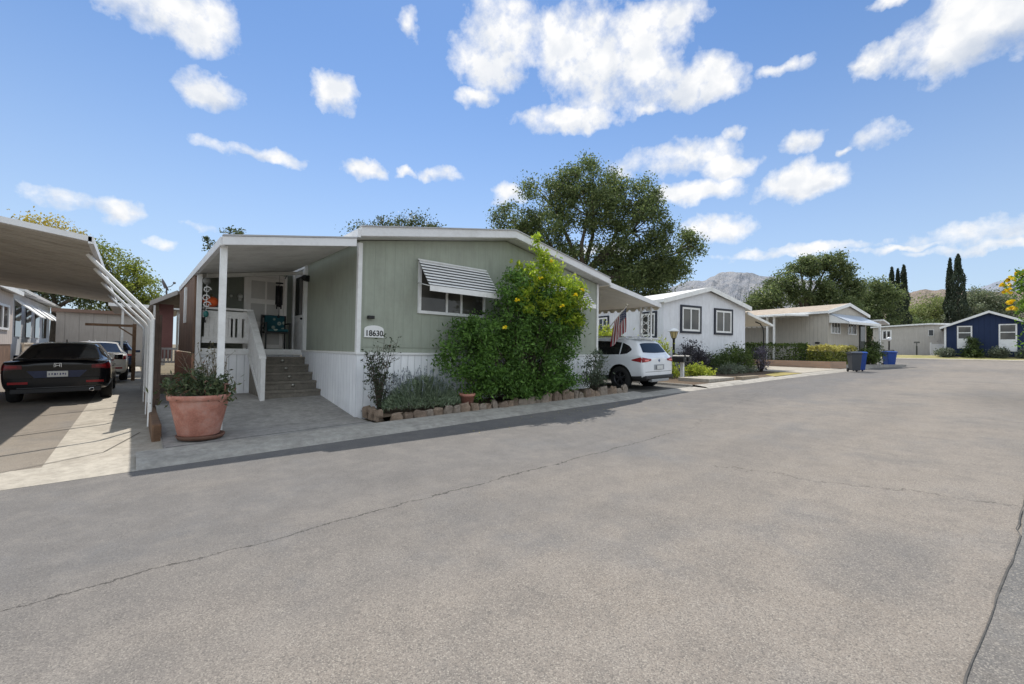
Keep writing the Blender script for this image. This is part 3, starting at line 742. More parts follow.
MB().box(-.75,1.7,24.5,30,2.95,3.08).build('roof', M('cover_grey',(.38,.36,.33),.7,.1), PC); MB().box(-.8,1.75,24.44,24.498,2.98,3.12).build('fascia', WHITE, PC)
for x in (-.35,1.5): MB().box(x-.04,x+.04,24.6,24.68,0,2.948).build('post', WHITE2, PC)
TP = wthing('bracketed_post', 'brown timber post with a bracketed beam standing behind the parked cars', 'post', (-.12,21.4,0))
MB().box(-.02,.09,21.34,21.46,0,2.16).build('post', RUSTWOOD, TP); MB().box(-1.28,-.022,21.36,21.44,2.04,2.13).build('beam', RUSTWOOD, TP)
MB().bar((.0,21.4,1.72),(-.40,21.4,2.03),.045).build('brace', RUSTWOOD, TP)
NB = wthing('patio_cover', 'small gabled patio cover with reddish screen between the porch and the driveway', 'patio cover', (.85,19,0))
MB().prism([(.45,2.62),(1.05,3.02),(2.2,3.02),(2.2,3.12),(1.0,3.12),(.38,2.7)],'y',17.2,24).build('roof', M('cover_brown',(.2,.16,.13),.8,.2), NB)
MB().prism([(.36,2.6),(1.02,3.0),(1.02,3.14),(.36,2.74)],'y',17.14,17.198).build('fascia', M('cover_trim',(.4,.37,.34),.7,.1), NB)
MB().box(.45,.5,17.2,17.26,0,2.62).build('post', WHITE2, NB)
MB().box(.62,1.0,18.3,18.34,.95,2.75).build('screen', M('red_screen',(.28,.13,.12),.7,.15,2), NB)
RW = wthing('railing', 'small white picket railing on a low stone wall under the patio cover', 'railing', (.7,17,0))
r_ = MB(); r_.box(.42,1.0,16.6,16.66,1.26,1.32); r_.box(.42,1.0,16.6,16.66,.86,.92)
for k in range(7): r_.box(.45+k*.085,.49+k*.085,16.61,16.65,.92,1.26)
r_.build('pickets', WHITE2, RW); MB().box(.42,1.0,16.5,16.75,.0,.5).build('wall', M('stone_wall',(.33,.27,.22),.9,.3,9,.6,30), RW)
BF = wthing('board_fence', 'dark brown board fence behind the white carport posts', 'fence', (.42,9.8,0))
MB().box(.35,.39,10.0,17.0,.02,1.95).build('boards', M('dark_boards',(.065,.042,.032),.85,.35,5,.3,40), BF)
for y in (10.0,12.3,14.6,16.9): MB().box(.30,.348,y,y+.09,.02,2.02).build('post', M('dark_boards',(.065,.042,.032),.85,.35), BF)
TB = MB().box(.235,.335,7.82,14.5,.0,.29).build('timber_edging', RUSTWOOD, None, bevel=.012, jit=.006)
tag(TB, 'long weathered brown timber edging between driveway and concrete patio', 'edging')

# ---- left carport
CP = wthing('carport', 'flat grey metal carport roof on white bent posts over the black car', 'carport', (-.2,9,0))
zc = lambda x: 2.86+(-.45-x)*.125
un = MB()
n = 34; y0, y1 = 8.35, 20.2
for k in range(n):
    a = y0+(y1-y0)*k/n; b = y0+(y1-y0)*(k+.86)/n
    un.prism([(-.5,zc(-.5)-.06),(-5.4,zc(-5.4)-.06),(-5.4,zc(-5.4)),(-.5,zc(-.5))],'y',a,b)
un.prism([(-.5,zc(-.5)-.03),(-5.4,zc(-5.4)-.03),(-5.4,zc(-5.4)+.015),(-.5,zc(-.5)+.015)],'y',y0,y1)
un.build('roof', M('carport_metal',(.50,.46,.40),.6,.12,1.2,dirt=(.26,.21,.165),dirt_amt=.65), CP)
MB().prism([(-.46,zc(-.46)-.045),(-5.4,zc(-5.4)-.06),(-5.4,zc(-5.4)+.03),(-.46,zc(-.46)+.03)],'y',8.28,8.348).build('fascia', FASC, CP)
MB().box(-.498,-.44,8.28,20.2,2.79,2.885).build('gutter', FASC, CP)
for yy in (9.35,11.0,13.4,16.8):
    m = MB().tube([(.24,yy,.0),(.24,yy,1.84),(.205,yy,1.91),(-.50,yy,2.72),(-.56,yy,2.80)],.03,6,False); m.build('post', WHITE, CP, bevel=0)

# ---- satellite dish on the neighbour's patio cover
SD = wthing('satellite_dish', 'small dark satellite dish on a mast above the patio cover', 'satellite dish', (.85,19.5,3.1))
dm = MB(); dm.lathe([(.001,0),(.15,.02),(.28,.07),(.33,.11),(.32,.12),(.14,.03)],(0,0,0),18)
for i,(x,y,z) in enumerate(dm.v):
    v = Matrix.Rotation(R(65),3,'Y') @ Vector((x,y,z)); dm.v[i] = (v.x*.7+.74,v.y*.7+19.5,v.z*.7+3.5)
dm.build('dish', M('dish_grey',(.10,.10,.11),.5,.1), SD)
MB().tube([(.85,19.5,3.1),(.85,19.5,3.4),(.76,19.5,3.48)],.025,6).tube([(.78,19.5,3.4),(.98,19.5,3.5),(1.06,19.5,3.62)],.014,5).build('mast', M('dish_grey',(.10,.10,.11),.5), SD)
MB().ball((1.06,19.5,3.62),.045).build('receiver', M('dish_grey',(.10,.10,.11),.5), SD)

# ================================================================== PORCH THINGS
CH = wthing('porch_chair', 'black metal armchair on the porch with a teal floral cushion', 'chair', (2.62,11.75,HZ))
m = MB()
for x in (2.36,2.88):
    for y in (11.52,11.98): m.box(x-.018,x+.018,y-.018,y+.018,HZ,HZ+(.62 if y < 11.6 else .85))
    m.box(x-.022,x+.022,11.48,12.0,HZ+.62,HZ+.65)
m.box(2.38,2.86,11.5,11.98,HZ+.40,HZ+.43); m.box(2.36,2.88,11.965,11.995,HZ+.78,HZ+.85); m.box(2.36,2.88,11.965,11.99,HZ+.5,HZ+.55)
m.build('frame', BLACK, CH)
tm, nt, b = base_mat('floral_fabric'); co = objco(nt); v = nn(nt,'ShaderNodeTexVoronoi'); v.inputs['Scale'].default_value = 5.5; nt.links.new(co, v.inputs['Vector'])
c = mix(nt, (.36,.42,.36), (.012,.085,.105), ramp(nt, v.outputs['Distance'], .2, .3)); c = mix(nt, (.05,.16,.15), c, ramp(nt, v.outputs['Distance'], .06, .1)); nt.links.new(c, b.inputs['Base Color']); b.inputs['Roughness'].default_value = .9
MB().box(2.40,2.84,11.84,11.95,HZ+.45,HZ+.84).build('back_cushion', tm, CH, bevel=.04)
MB().box(2.39,2.85,11.5,11.84,HZ+.432,HZ+.50).build('seat_cushion', tm, CH, bevel=.025)
PK = wthing('pumpkin', 'orange pumpkin sitting on the corner of the porch railing', 'pumpkin', (1.24,YD+.02,2.247))
pm = MB(); pv = []; pfc = []
for i in range(10):
    t = (-.5+i/9)*pi
    for k in range(28):
        a = 2*pi*k/28; r = .14*(cos(t)**.8 if cos(t) > 0 else 0)*(1+.09*abs(cos(a*3.5))); pv.append((1.24+r*cos(a), YD+.02+r*sin(a), 2.36+.115*sin(t)))
for i in range(9):
    for k in range(28): pfc.append((i*28+k,i*28+(k+1)%28,(i+1)*28+(k+1)%28,(i+1)*28+k))
pm.add(pv, pfc, True); pm.build('flesh', M('pumpkin_orange',(.62,.10,.02),.5,.15,4), PK); MB().tube([(1.24,YD+.02,2.46),(1.25,YD+.02,2.5),(1.27,YD+.02,2.52)],[.02,.015,.013],6).build('stalk', M('stalk',(.12,.11,.04),.8), PK)
CHM = wthing('wind_chime', 'dark tubular wind chime hanging from a bracket before the back door', 'wind chime', (2.66,11.4,3.1))
m = MB().lathe([(.001,2.93),(.085,2.93),(.085,2.955),(.001,2.955)],(2.62,11.5,0),14)
m.build('disc', BLACK, CHM)
for k in range(6):
    a = k*pi/3; MB().tube([(2.62+.065*cos(a),11.5+.065*sin(a),2.88),(2.62+.065*cos(a),11.5+.065*sin(a),2.42-.05*(k%3))],.016,6).build('tube', BLACK, CHM)
MB().tube([(2.62,11.5,3.2),(2.62,11.5,2.15)],.004,4).lathe([(.001,2.1),(.04,2.12),(.001,2.2)],(2.62,11.5,0),8).build('clapper', BLACK, CHM)
MB().tube([(2.86,12.0,3.14),(2.82,11.6,3.2),(2.62,11.5,3.2)],.012,6).build('bracket', BLACK, CHM)
HS = wthing('hanging_ornament', 'black and white scrolled ornament with round lantern hanging at the porch corner', 'ornament', (1.15,11.25,2.9))
m = MB()
for zc_, s in ((2.6,1),(2.42,-1),(2.28,1)):
    m.tube([(1.15+.01*s+.07*cos(a)*(1-.08*a),11.15,zc_+.07*sin(a)*(1-.08*a)) for a in [k*.5 for k in range(14)]],.013,5)
m.tube([(1.15,11.15,2.95),(1.15,11.15,1.95)],.008,4); m.build('scroll', WHITE, HS)
MB().ball((1.15,11.15,2.78),.075).build('lantern', M('lantern_grey',(.2,.2,.19),.5,.1), HS)
MB().box(1.13,1.16,11.22,11.24,1.9,2.55).build('backing', BLACK, HS)
MB().ball((1.15,11.15,2.08),.05,sq=(1,.6,1.4)).build('pendant', M('teal_glaze',(.02,.14,.13),.3,.2), HS)

# ================================================================== POT, PLANTS, EDGING
pz = .115
PT = wthing('plant_pot', 'large round terracotta planter on a saucer at the patio corner', 'plant pot', (.735,7.5,pz))
MB().lathe([(.001,0.045),(.235,.045),(.245,.06),(.345,.53),(.35,.54),(.372,.545),(.378,.585),(.378,.61),(.345,.615),(.335,.54),(.001,.5)],(.735,7.5,pz),40).build('pot', TERRA, PT)
MB().lathe([(.001,0),(.265,0),(.29,.045),(.282,.055),(.25,.035),(.001,.03)],(.755,7.48,pz),36).build('saucer', M('brown_saucer',(.16,.085,.06),.8,.3,5), PT)
MB().lathe([(.001,.565),(.336,.56)],(.735,7.5,pz),30).build('soil', SOIL, PT)
PL = thing('potted_shrub', 'bushy dark green and reddish plant filling the terracotta planter', 'plant', (.735,7.5,pz+.54))
pts, cs = clumps([(-.0,0,.10,.40,.34,.17),(.14,-.05,.14,.32,.3,.17),(-.2,0,.24,.2,.22,.18),(.2,-.1,.2,.16,.16,.14),(0,0,.3,.14,.14,.12)], 120, 13, .07, .2)
leaves('foliage', leafmat('dull_leaf',(.05,.085,.04),(.15,.18,.08),(.26,.12,.09),.2,4), PL, pts, .085, .3)
m = MB()
for q in cs[::3]: m.tube([(q[0]*.3,q[1]*.3,0),(q[0]*.8,q[1]*.8,q[2]*.5),q],.005,4)
m.build('stem', BARK, PL, fix=False)
BS = thing('bare_shrub', 'sparse twiggy shrub behind the terracotta planter', 'plant', (.98,8.15,.13))
m = MB(); tp = []
for k in range(46):
    a = random.uniform(0,6.28); r = random.uniform(.1,.42); h = random.uniform(.7,1.28)
    e = Vector((r*cos(a)-.12, r*sin(a)*.6, h)); md = e*.5+Vector((random.uniform(-.06,.06),random.uniform(-.06,.06),.1))
    m.tube([(0,0,0),md,e],[.009,.006,.002],4)
    for j in range(5):
        s_ = md.lerp(e,random.random()); q = s_+Vector((random.uniform(-.12,.12),random.uniform(-.1,.1),random.uniform(.02,.14))); m.tube([s_,q],[.003,.0015],3); tp.append(q)
m.build('stem', M('dry_twig',(.19,.15,.10),.9,.3), BS, fix=False); leaves('foliage', leafmat('dry_leaf',(.10,.10,.05),(.2,.17,.09),None,.3,4), BS, np.array(tp), .05, .45)

STONE = [M('brown_edging_stone',(.25,.185,.135),.9,.4,7,.8,25), M('grey_edging_stone',(.25,.205,.165),.9,.3,7,.8,25), M('dark_edging_stone',(.19,.14,.105),.9,.35,7,.8,25)]
x = 3.36; k = 0
ex = []
def edging(x, y, w, h, rz, mt):
    m = MB(); dp = random.uniform(.09,.14)
    pv = []; tl = random.uniform(-.25,.25)
    for zi,(zz,sc_) in enumerate(((0,1),(.5,random.uniform(.95,1.08)),(.88,random.uniform(.82,.98)),(1,random.uniform(.55,.85)))):
        for a in [2*pi*(j+.5)/8 for j in range(8)]:
            ca, sa = cos(a), sin(a); q = .5
            X_ = w*.5*math.copysign(abs(ca)**q,ca)
            pv.append((X_*sc_+random.uniform(-.02,.02), dp*.5*math.copysign(abs(sa)**q,sa)*sc_+random.uniform(-.016,.016), zz*h*(1+tl*X_/w)*random.uniform(.92,1.08)))
    fc = [tuple(range(7,-1,-1))]+[(i*8+j,i*8+(j+1)%8,(i+1)*8+(j+1)%8,(i+1)*8+j) for i in range(3) for j in range(8)]+[tuple(range(24,32))]
    m.add(pv, fc, False); o = m.build('edging_stone', mt, None)
    o.location = (x,y,gz(x)+.05); o.rotation_euler = (random.uniform(-.07,.07),random.uniform(-.06,.06),rz)
    tag(o, 'rough brown edging block in the row along the planting bed', 'edging stone', 'edging stones along the planting bed')
while x < 10.35:
    w = random.uniform(.12,.28); edging(x+w/2, 7.0-.012*x+random.uniform(-.035,.035), w, random.uniform(.12,.20) if x < 6.5 else random.uniform(.16,.25), random.uniform(-.25,.25), random.choice(STONE)); x += w+random.uniform(-.01,.02); k += 1
for y in (7.2,7.45,7.7):
    edging(3.26, y, .2, .2, pi/2, STONE[0])
# plants in the bed
def shrub(name, label, loc, blobs, lm, n_clump, per, sig, leaf, aspect=.45, up=0, group=None, stems=24, shell=.35, rz=0, cat='shrub'):
    t = thing(name, label, cat, loc, rz, group)
    pts, cs = clumps(blobs, n_clump, per, sig, shell)
    pts = pts[pts[:,2] > .02]
    leaves('foliage', lm, t, pts, leaf, aspect, up)
    m = MB(); cs = cs[RNG.permutation(len(cs))][:stems]
    for q in cs:
        if q[2] > .15: m.tube([(q[0]*.18,q[1]*.18,-.1),(q[0]*.6,q[1]*.6,q[2]*.55),q],[.022,.012,.004],5)
    m.build('stem', BARK, t, fix=False)
    return t, cs
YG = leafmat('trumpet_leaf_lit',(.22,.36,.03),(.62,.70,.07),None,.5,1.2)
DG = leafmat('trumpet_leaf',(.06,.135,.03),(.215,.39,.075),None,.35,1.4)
YF = M('yellow_petal',(.95,.74,.03),.5,.1,8); OF = M('orange_petal',(.98,.68,.03),.5,.1,8)
bx, by = 6.95, 7.38
TB_, cs = shrub('trumpet_bush', 'tall trumpet bush with yellow blossoms covering the front of the green house', (bx,by,gz(bx)+.12),
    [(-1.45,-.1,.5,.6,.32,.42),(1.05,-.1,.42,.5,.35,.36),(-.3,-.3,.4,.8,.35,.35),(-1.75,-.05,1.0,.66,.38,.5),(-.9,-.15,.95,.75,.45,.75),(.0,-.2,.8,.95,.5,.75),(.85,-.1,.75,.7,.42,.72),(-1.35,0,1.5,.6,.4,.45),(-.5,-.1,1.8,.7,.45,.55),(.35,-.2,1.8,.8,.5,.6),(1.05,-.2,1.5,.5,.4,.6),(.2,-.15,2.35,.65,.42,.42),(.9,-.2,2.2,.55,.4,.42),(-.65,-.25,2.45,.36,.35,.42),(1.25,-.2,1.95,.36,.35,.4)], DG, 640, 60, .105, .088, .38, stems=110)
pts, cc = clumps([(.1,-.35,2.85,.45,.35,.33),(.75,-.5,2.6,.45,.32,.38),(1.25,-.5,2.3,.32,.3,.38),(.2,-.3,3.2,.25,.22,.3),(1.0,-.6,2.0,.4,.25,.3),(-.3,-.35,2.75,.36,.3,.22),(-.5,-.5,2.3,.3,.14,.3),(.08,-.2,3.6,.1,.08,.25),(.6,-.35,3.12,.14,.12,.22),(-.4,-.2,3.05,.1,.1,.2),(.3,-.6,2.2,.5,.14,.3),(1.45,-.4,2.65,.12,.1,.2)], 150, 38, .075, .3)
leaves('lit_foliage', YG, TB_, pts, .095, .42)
def blossoms(parent, spots, mat, r=.05):
    for q in spots:
        m = MB()
        for j in range(6):
            a = random.uniform(0,6.28); e = random.uniform(-.3,1); d = Vector((cos(a)*cos(e),sin(a)*cos(e),sin(e)))
            c = Vector(q)+d*r*.7; u = d.cross(Vector((0,0,1))).normalized(); w = d.cross(u)
            p = [c-d*r*.8]
            ring = [c+d*r*.5+(u*cos(t)+w*sin(t))*r*.55 for t in [k*2*pi/5 for k in range(5)]]
            m.add([p[0]]+ring, [(0,1+k,1+(k+1)%5) for k in range(5)])
        m.build('blossom', mat, parent, fix=False)
sp = [(-.85,-.6,2.2),(-1.15,-.58,1.6),(.3,-.85,2.15),(.75,-.85,2.45),(-.2,-.65,2.75),(1.05,-.8,2.6),(.25,-.55,3.2)]
blossoms(TB_, sp, YF, .045)

LV = leafmat('lavender_leaf',(.13,.185,.11),(.32,.39,.25),None,.15,3)
t = thing('lavender_bush', 'low rounded grey-green lavender bush at the left of the planting bed', 'shrub', (4.22,7.32,gz(4.2)+.14))
a = RNG.uniform(0,6.28,9000); rr_ = np.sqrt(RNG.random(9000)); e = RNG.random(9000)
pts = np.stack([rr_*np.cos(a)*.84, rr_*np.sin(a)*.3, (1-rr_**2*.75)*.64*(.35+.65*e)+.02],1)
ow = np.stack([np.cos(a)*rr_*1.3, np.sin(a)*rr_*.8, np.zeros(9000)],1)
leaves('foliage', LV, t, pts, .10, .13, 1.6, ow)
sp_ = []
m = MB()
for k in range(210):
    a = random.uniform(0,6.28); r = sqrt(random.random()); q = Vector((r*cos(a)*.62-.05, r*sin(a)*.25, .45*(1-.5*r*r))); e = q+Vector((q.x*.35+random.uniform(-.08,.08),q.y*.3,random.uniform(.2,.42)))
    m.tube([q,e],[.003,.002],3)
    for j in range(5): sp_.append(e-Vector((0,0,.02*j)))
m.build('flower_stem', M('lavender_stem',(.2,.24,.22),.8,.1), t, fix=False)
leaves('flower_spike', leafmat('lavender_flower',(.2,.22,.28),(.30,.32,.40),None,.2,3), t, np.array(sp_), .028, .6)  # small faces forming the lavender flower spikes
TN = thing('nandina', 'tall thin leafy shrub under the house number plaque', 'shrub', (3.36,7.42,gz(3.4)+.12))
m = MB(); tp = []
for k in range(19):
    a = random.uniform(0,6.28); e = Vector((cos(a)*random.uniform(.05,.36),sin(a)*.12,random.uniform(.6,1.38))); md = Vector((e.x*.3,e.y*.3,e.z*.5))
    m.tube([(0,0,-.05),md,e],[.012,.008,.003],5)
    for j in range(16):
        s_ = md.lerp(e,random.random()) if j > 3 else (Vector((0,0,0)).lerp(md,random.random()))
        q = s_+Vector((random.uniform(-.13,.13),random.uniform(-.09,.09),random.uniform(-.02,.1))); m.tube([s_,q],[.003,.0015],3)
        tp += [q+Vector((random.gauss(0,.025),random.gauss(0,.025),random.gauss(0,.025))) for _ in range(4)]
m.build('stem', BARK, TN, fix=False); leaves('foliage', leafmat('nandina_leaf',(.035,.055,.032),(.10,.13,.07),(.16,.07,.055),.2,4), TN, np.array(tp), .058, .42)
shrub('bay_shrub', 'small grey-green shrub at the right house corner beside the white car', (9.5,7.35,gz(9.6)+.14), [(0,0,.5,.4,.3,.4),(.1,0,.85,.3,.25,.3),(-.1,0,.3,.45,.3,.25)], leafmat('olive_leaf',(.09,.13,.08),(.21,.25,.165),None,.25,3), 90, 22, .08, .085, .28, .5)
SP = wthing('plant_pot', 'small terracotta pot half hidden behind the edging stones', 'plant pot', (5.15,7.2,gz(5)+.13))
MB().lathe([(.001,0),(.11,0),(.15,.22),(.17,.22),(.17,.27),(.14,.27),(.13,.2),(.001,.2)],(5.15,7.2,gz(5)+.13),20).build('pot', TERRA, SP)

# ================================================================== VEHICLES
def split_body(V, F, T, arches, subs=2, crease=None):
    me = bpy.data.meshes.new('tmp'); me.from_pydata(V, [], F)
    bm = bmesh.new(); bm.from_mesh(me); bmesh.ops.recalc_face_normals(bm, faces=bm.faces)
    cl_ = bm.edges.layers.float.new('crease_edge')
    for e in bm.edges:
        k = tuple(sorted((e.verts[0].index, e.verts[1].index)))
        if crease and k in crease: e[cl_] = crease[k]
    bm.to_mesh(me); bm.free()
    for p in me.polygons: p.material_index = T[p.index]
    o = bpy.data.objects.new('tmp', me); COL.objects.link(o)
    for i in range(10): me.materials.append(None)
    s = o.modifiers.new('s','SUBSURF'); s.levels = subs; s.render_levels = subs
    cut = []
    for (y,z,r,hw) in arches:
        for sx in (-1,1):
            c = MB().lathe([(.001,sx*(hw-.28)),(r,sx*(hw-.28)),(r,sx*(hw+.2)),(.001,sx*(hw+.2))],(0,y,z),28,'x')
            cm = bpy.data.meshes.new('c'); cm.from_pydata(c.v,[],c.f); b2 = bmesh.new(); b2.from_mesh(cm); bmesh.ops.remove_doubles(b2, verts=b2.verts, dist=.002); bmesh.ops.recalc_face_normals(b2, faces=b2.faces); b2.to_mesh(cm); b2.free()
            for i in range(10): cm.materials.append(None)
            for p in cm.polygons: p.material_index = 9
            co_ = bpy.data.objects.new('c', cm); COL.objects.link(co_); cut.append(co_)
            bo = o.modifiers.new('b','BOOLEAN'); bo.object = co_; bo.operation = 'DIFFERENCE'; bo.solver = 'EXACT'
    dg = bpy.context.evaluated_depsgraph_get(); ev = o.evaluated_get(dg); em = ev.to_mesh()
    vs = [tuple(v.co) for v in em.vertices]; parts = {}
    for p in em.polygons: parts.setdefault(p.material_index, []).append((tuple(p.vertices), p.center.copy()))
    ev.to_mesh_clear()
    for c in cut: COL.objects.unlink(c); bpy.data.objects.remove(c)
    COL.objects.unlink(o); bpy.data.objects.remove(o)
    return vs, parts
def sub_mesh(vs, fs, name, mat, parent, smooth=True):
    idx = {}; v = []; f = []
    for q, _ in fs:
        r = []
        for i in q:
            if i not in idx: idx[i] = len(v); v.append(vs[i])
            r.append(idx[i])
        f.append(r)
    m = MB(); m.add(v, f, smooth); o = m.build(name, mat, parent, fix=False)
    try:
        o.data.set_sharp_from_angle(angle=R(38))
    except Exception: pass
    return o
TYRE = M('tyre_rubber',(.018,.018,.018),.85,.2,8); ARCH = M('wheel_arch',(.008,.008,.008),.9,.1)
RIMD = M('dark_alloy',(.06,.06,.065),.35,.1,4,metal=.7); RIML = M('silver_alloy',(.4,.4,.42),.3,.1,4,metal=.9)
CGLASS = glassmat('car_glass',(.008,.009,.010),.03); REDL = M('red_lens',(.26,.01,.014),.2,.2,9); REDD = M('dark_red_lens',(.12,.006,.01),.2,.2,9)
CLAD = M('grey_cladding',(.035,.035,.037),.7,.1); PLATE = M('number_plate',(.62,.62,.6),.5,.05)
def make_car(name, label, loc, kind, paint, rz=0, rim=RIMD, lights=REDL, wheels=True):
    t = thing(name, label, 'car', loc, rz, ry=-atan2(.019,1))
    suv = kind == 'suv'
    # stations: y, half width lower, half width belt, z bottom, z belt, z roof, half width roof, greenhouse?
    if suv:
        L, tr, wy = 4.45, .36, (.86,3.53)
        S = [(0.02,.84,.80,.36,.94,.97,.70,0),(.10,.90,.86,.30,1.0,1.05,.76,0),(.14,.905,.87,.28,1.04,1.10,.76,0),(.42,.91,.88,.26,1.04,1.50,.62,1),(.78,.91,.885,.26,1.02,1.56,.64,1),(1.03,.91,.885,.26,1.01,1.58,.645,1),(1.85,.91,.885,.26,1.0,1.60,.65,1),(1.95,.91,.885,.26,1.0,1.60,.65,1),(2.7,.91,.88,.26,.985,1.54,.63,1),(3.35,.91,.87,.26,.97,1.04,.74,0),(3.9,.90,.84,.27,.92,.98,.7,0),(4.3,.84,.77,.30,.80,.86,.6,0),(4.45,.72,.66,.36,.66,.70,.5,0)]
        pillars = set(); rw = (2,3); ws = (8,9); sideg = range(3,8)
    else:
        L, tr, wy = 4.6, .325, (.98,3.70)
        S = [(0.0,.80,.78,.34,.90,.93,.66,0),(.07,.875,.83,.28,.96,1.0,.70,0),(.30,.895,.85,.24,.97,1.015,.72,0),(.72,.90,.86,.22,.965,1.03,.73,0),(1.42,.90,.865,.20,.95,1.375,.57,1),(1.52,.90,.865,.2,.95,1.39,.575,1),(2.25,.90,.865,.2,.93,1.415,.59,1),(2.33,.90,.865,.2,.93,1.415,.59,1),(2.85,.90,.86,.2,.92,1.365,.575,1),(3.6,.895,.85,.2,.90,.945,.72,0),(4.2,.86,.8,.22,.80,.85,.66,0),(4.5,.78,.72,.26,.68,.72,.56,0),(4.62,.64,.6,.32,.56,.6,.45,0)]
        pillars = {(4,5),(6,7)}; rw = (3,4); ws = (8,9); sideg = range(3,9)
    V = []; ring = 16
    for (y,hl,hb,zb,zt,zr_,hr,gh) in S:
        zm = zb+(zt-zb)*.48
        half = [(0,zb),(hl*.8,zb),(hl*.965,zb+.09),(hl,zm),(hl*.99,zt-.13),(hb,zt),(hr,zr_-.035),(hr*.7,zr_),(0,zr_+.012)]
        k = 1 if y > L*.5 else -1
        P = half+[(-x,z) for x,z in half[-2:0:-1]]
        for i,(x,z) in enumerate(P): V.append((x,y,z))
    F = []; T = []
    n = len(S)
    def rowtag(i, j, row):
        if (i,j) == rw and row in (6,7) and not suv: return 2
        if (i,j) == ws and row in (6,7): return 3
        if suv and row in (0,1,2) and False: return 4
        return 0
    for i in range(n-1):
        for q in range(ring):
            row = q if q < 8 else 15-q
            F.append((i*ring+q, i*ring+(q+1)%ring, (i+1)*ring+(q+1)%ring, (i+1)*ring+q)); T.append(rowtag(i,i+1,row))
    for i, rev in ((0,True),(n-1,False)):
        for q in range(8):
            a,b,c,d = q, q+1, (16-q-1)%16, (16-q)%16
            f = [i*ring+v for v in (a,b,c,d)]
            f = list(dict.fromkeys(f))
            if len(f) >= 3: F.append(tuple(f if rev else f[::-1])); T.append(0)
    cr = {}
    for i in range(n-1):
        for q in (5,6,10,11):
            cr[tuple(sorted((i*ring+q,(i+1)*ring+q)))] = .55
    for i in range(n):
        if i in (rw[0],rw[1],ws[0],ws[1]):
            for q in (5,6,7,8,9,10): cr[tuple(sorted((i*ring+q,i*ring+q+1)))] = .5
        for q in (5,10):
            if i in sideg or i-1 in sideg: cr[tuple(sorted((i*ring+q,i*ring+q+1)))] = .7
    for q in range(ring): cr[tuple(sorted((q,(q+1)%ring)))] = .35
    vs, parts = split_body(V, F, T, [(y,tr+.0,tr+(.065 if suv else .05),.9) for y in wy], 2, cr)
    body = parts.get(0,[])
    if suv:
        clad = [f for f in body if f[1].z < .44]; body = [f for f in body if f[1].z >= .44]
        sub_mesh(vs, clad, 'lower_cladding', CLAD, t)
    sub_mesh(vs, body, 'body', paint, t)
    sub_mesh(vs, parts.get(9,[]), 'wheel_arch', ARCH, t)
    if 2 in parts: sub_mesh(vs, parts[2], 'rear_window', CGLASS, t)
    if 3 in parts: sub_mesh(vs, parts[3], 'windscreen', CGLASS, t)
    bvh = BVHTree.FromPolygons([Vector(v) for v in vs], [f[0] for k_ in parts for f in parts[k_]])
    def patch(name, mat, uv, axis, sgn, off=.004, nu=14, nv=6):
        # uv(u,v) -> (a, z) on the side (a = y) or the rear (a = x); the patch is laid onto the body surface
        m = MB(); V_ = []; ok = True
        for i_ in range(nu+1):
            for j_ in range(nv+1):
                a_, z_ = uv(i_/nu, j_/nv)
                if axis == 'x': o_, d_ = Vector((sgn*3,a_,z_)), Vector((-sgn,0,0))
                else: o_, d_ = Vector((a_,-3,z_)), Vector((0,1,0))
                h_ = bvh.ray_cast(o_, d_)
                if h_[0] is None: return None
                V_.append(h_[0]-d_*off)
        m.add(V_, [(i_*(nv+1)+j_,(i_+1)*(nv+1)+j_,(i_+1)*(nv+1)+j_+1,i_*(nv+1)+j_+1) for i_ in range(nu) for j_ in range(nv)], True)
        return m.build(name, mat, t, fix=True)
    def interp(pts, x):
        for (x0,y0),(x1,y1) in zip(pts[:-1],pts[1:]):
            if x <= x1: return y0+(y1-y0)*(x-x0)/(x1-x0)
        return pts[-1][1]
    if suv:
        lo = [(.50,1.20),(.62,1.105),(.85,1.075),(3.05,1.03)]; hi = [(.50,1.24),(.62,1.34),(.85,1.43),(1.2,1.475),(1.9,1.49),(2.5,1.46),(2.75,1.40),(3.05,1.10)]
        seg = ((.50,.86),(.90,1.86),(1.92,3.02)); dcl = (1.86,1.92)
    else:
        lo = [(.98,1.02),(1.2,1.0),(3.3,.96)]; hi = [(.98,1.04),(1.25,1.15),(1.55,1.27),(1.9,1.315),(2.3,1.325),(2.7,1.285),(3.0,1.16),(3.3,.99)]
        seg = ((.99,1.42),(1.46,2.26),(2.32,3.25)); dcl = (2.26,2.32)
    for sx in (-1,1):
        for a0, a1 in seg:
            patch('side_window', CGLASS, lambda u,v: (a0+(a1-a0)*u, (lambda y_: interp(lo,y_)+(interp(hi,y_)-interp(lo,y_))*v)(a0+(a1-a0)*u)), 'x', sx)
        patch('door_pillar', ARCH, lambda u,v: (dcl[0]+(dcl[1]-dcl[0])*u, interp(lo,dcl[0])+(interp(hi,dcl[0])-interp(lo,dcl[0]))*v), 'x', sx, .003, 3, 5)
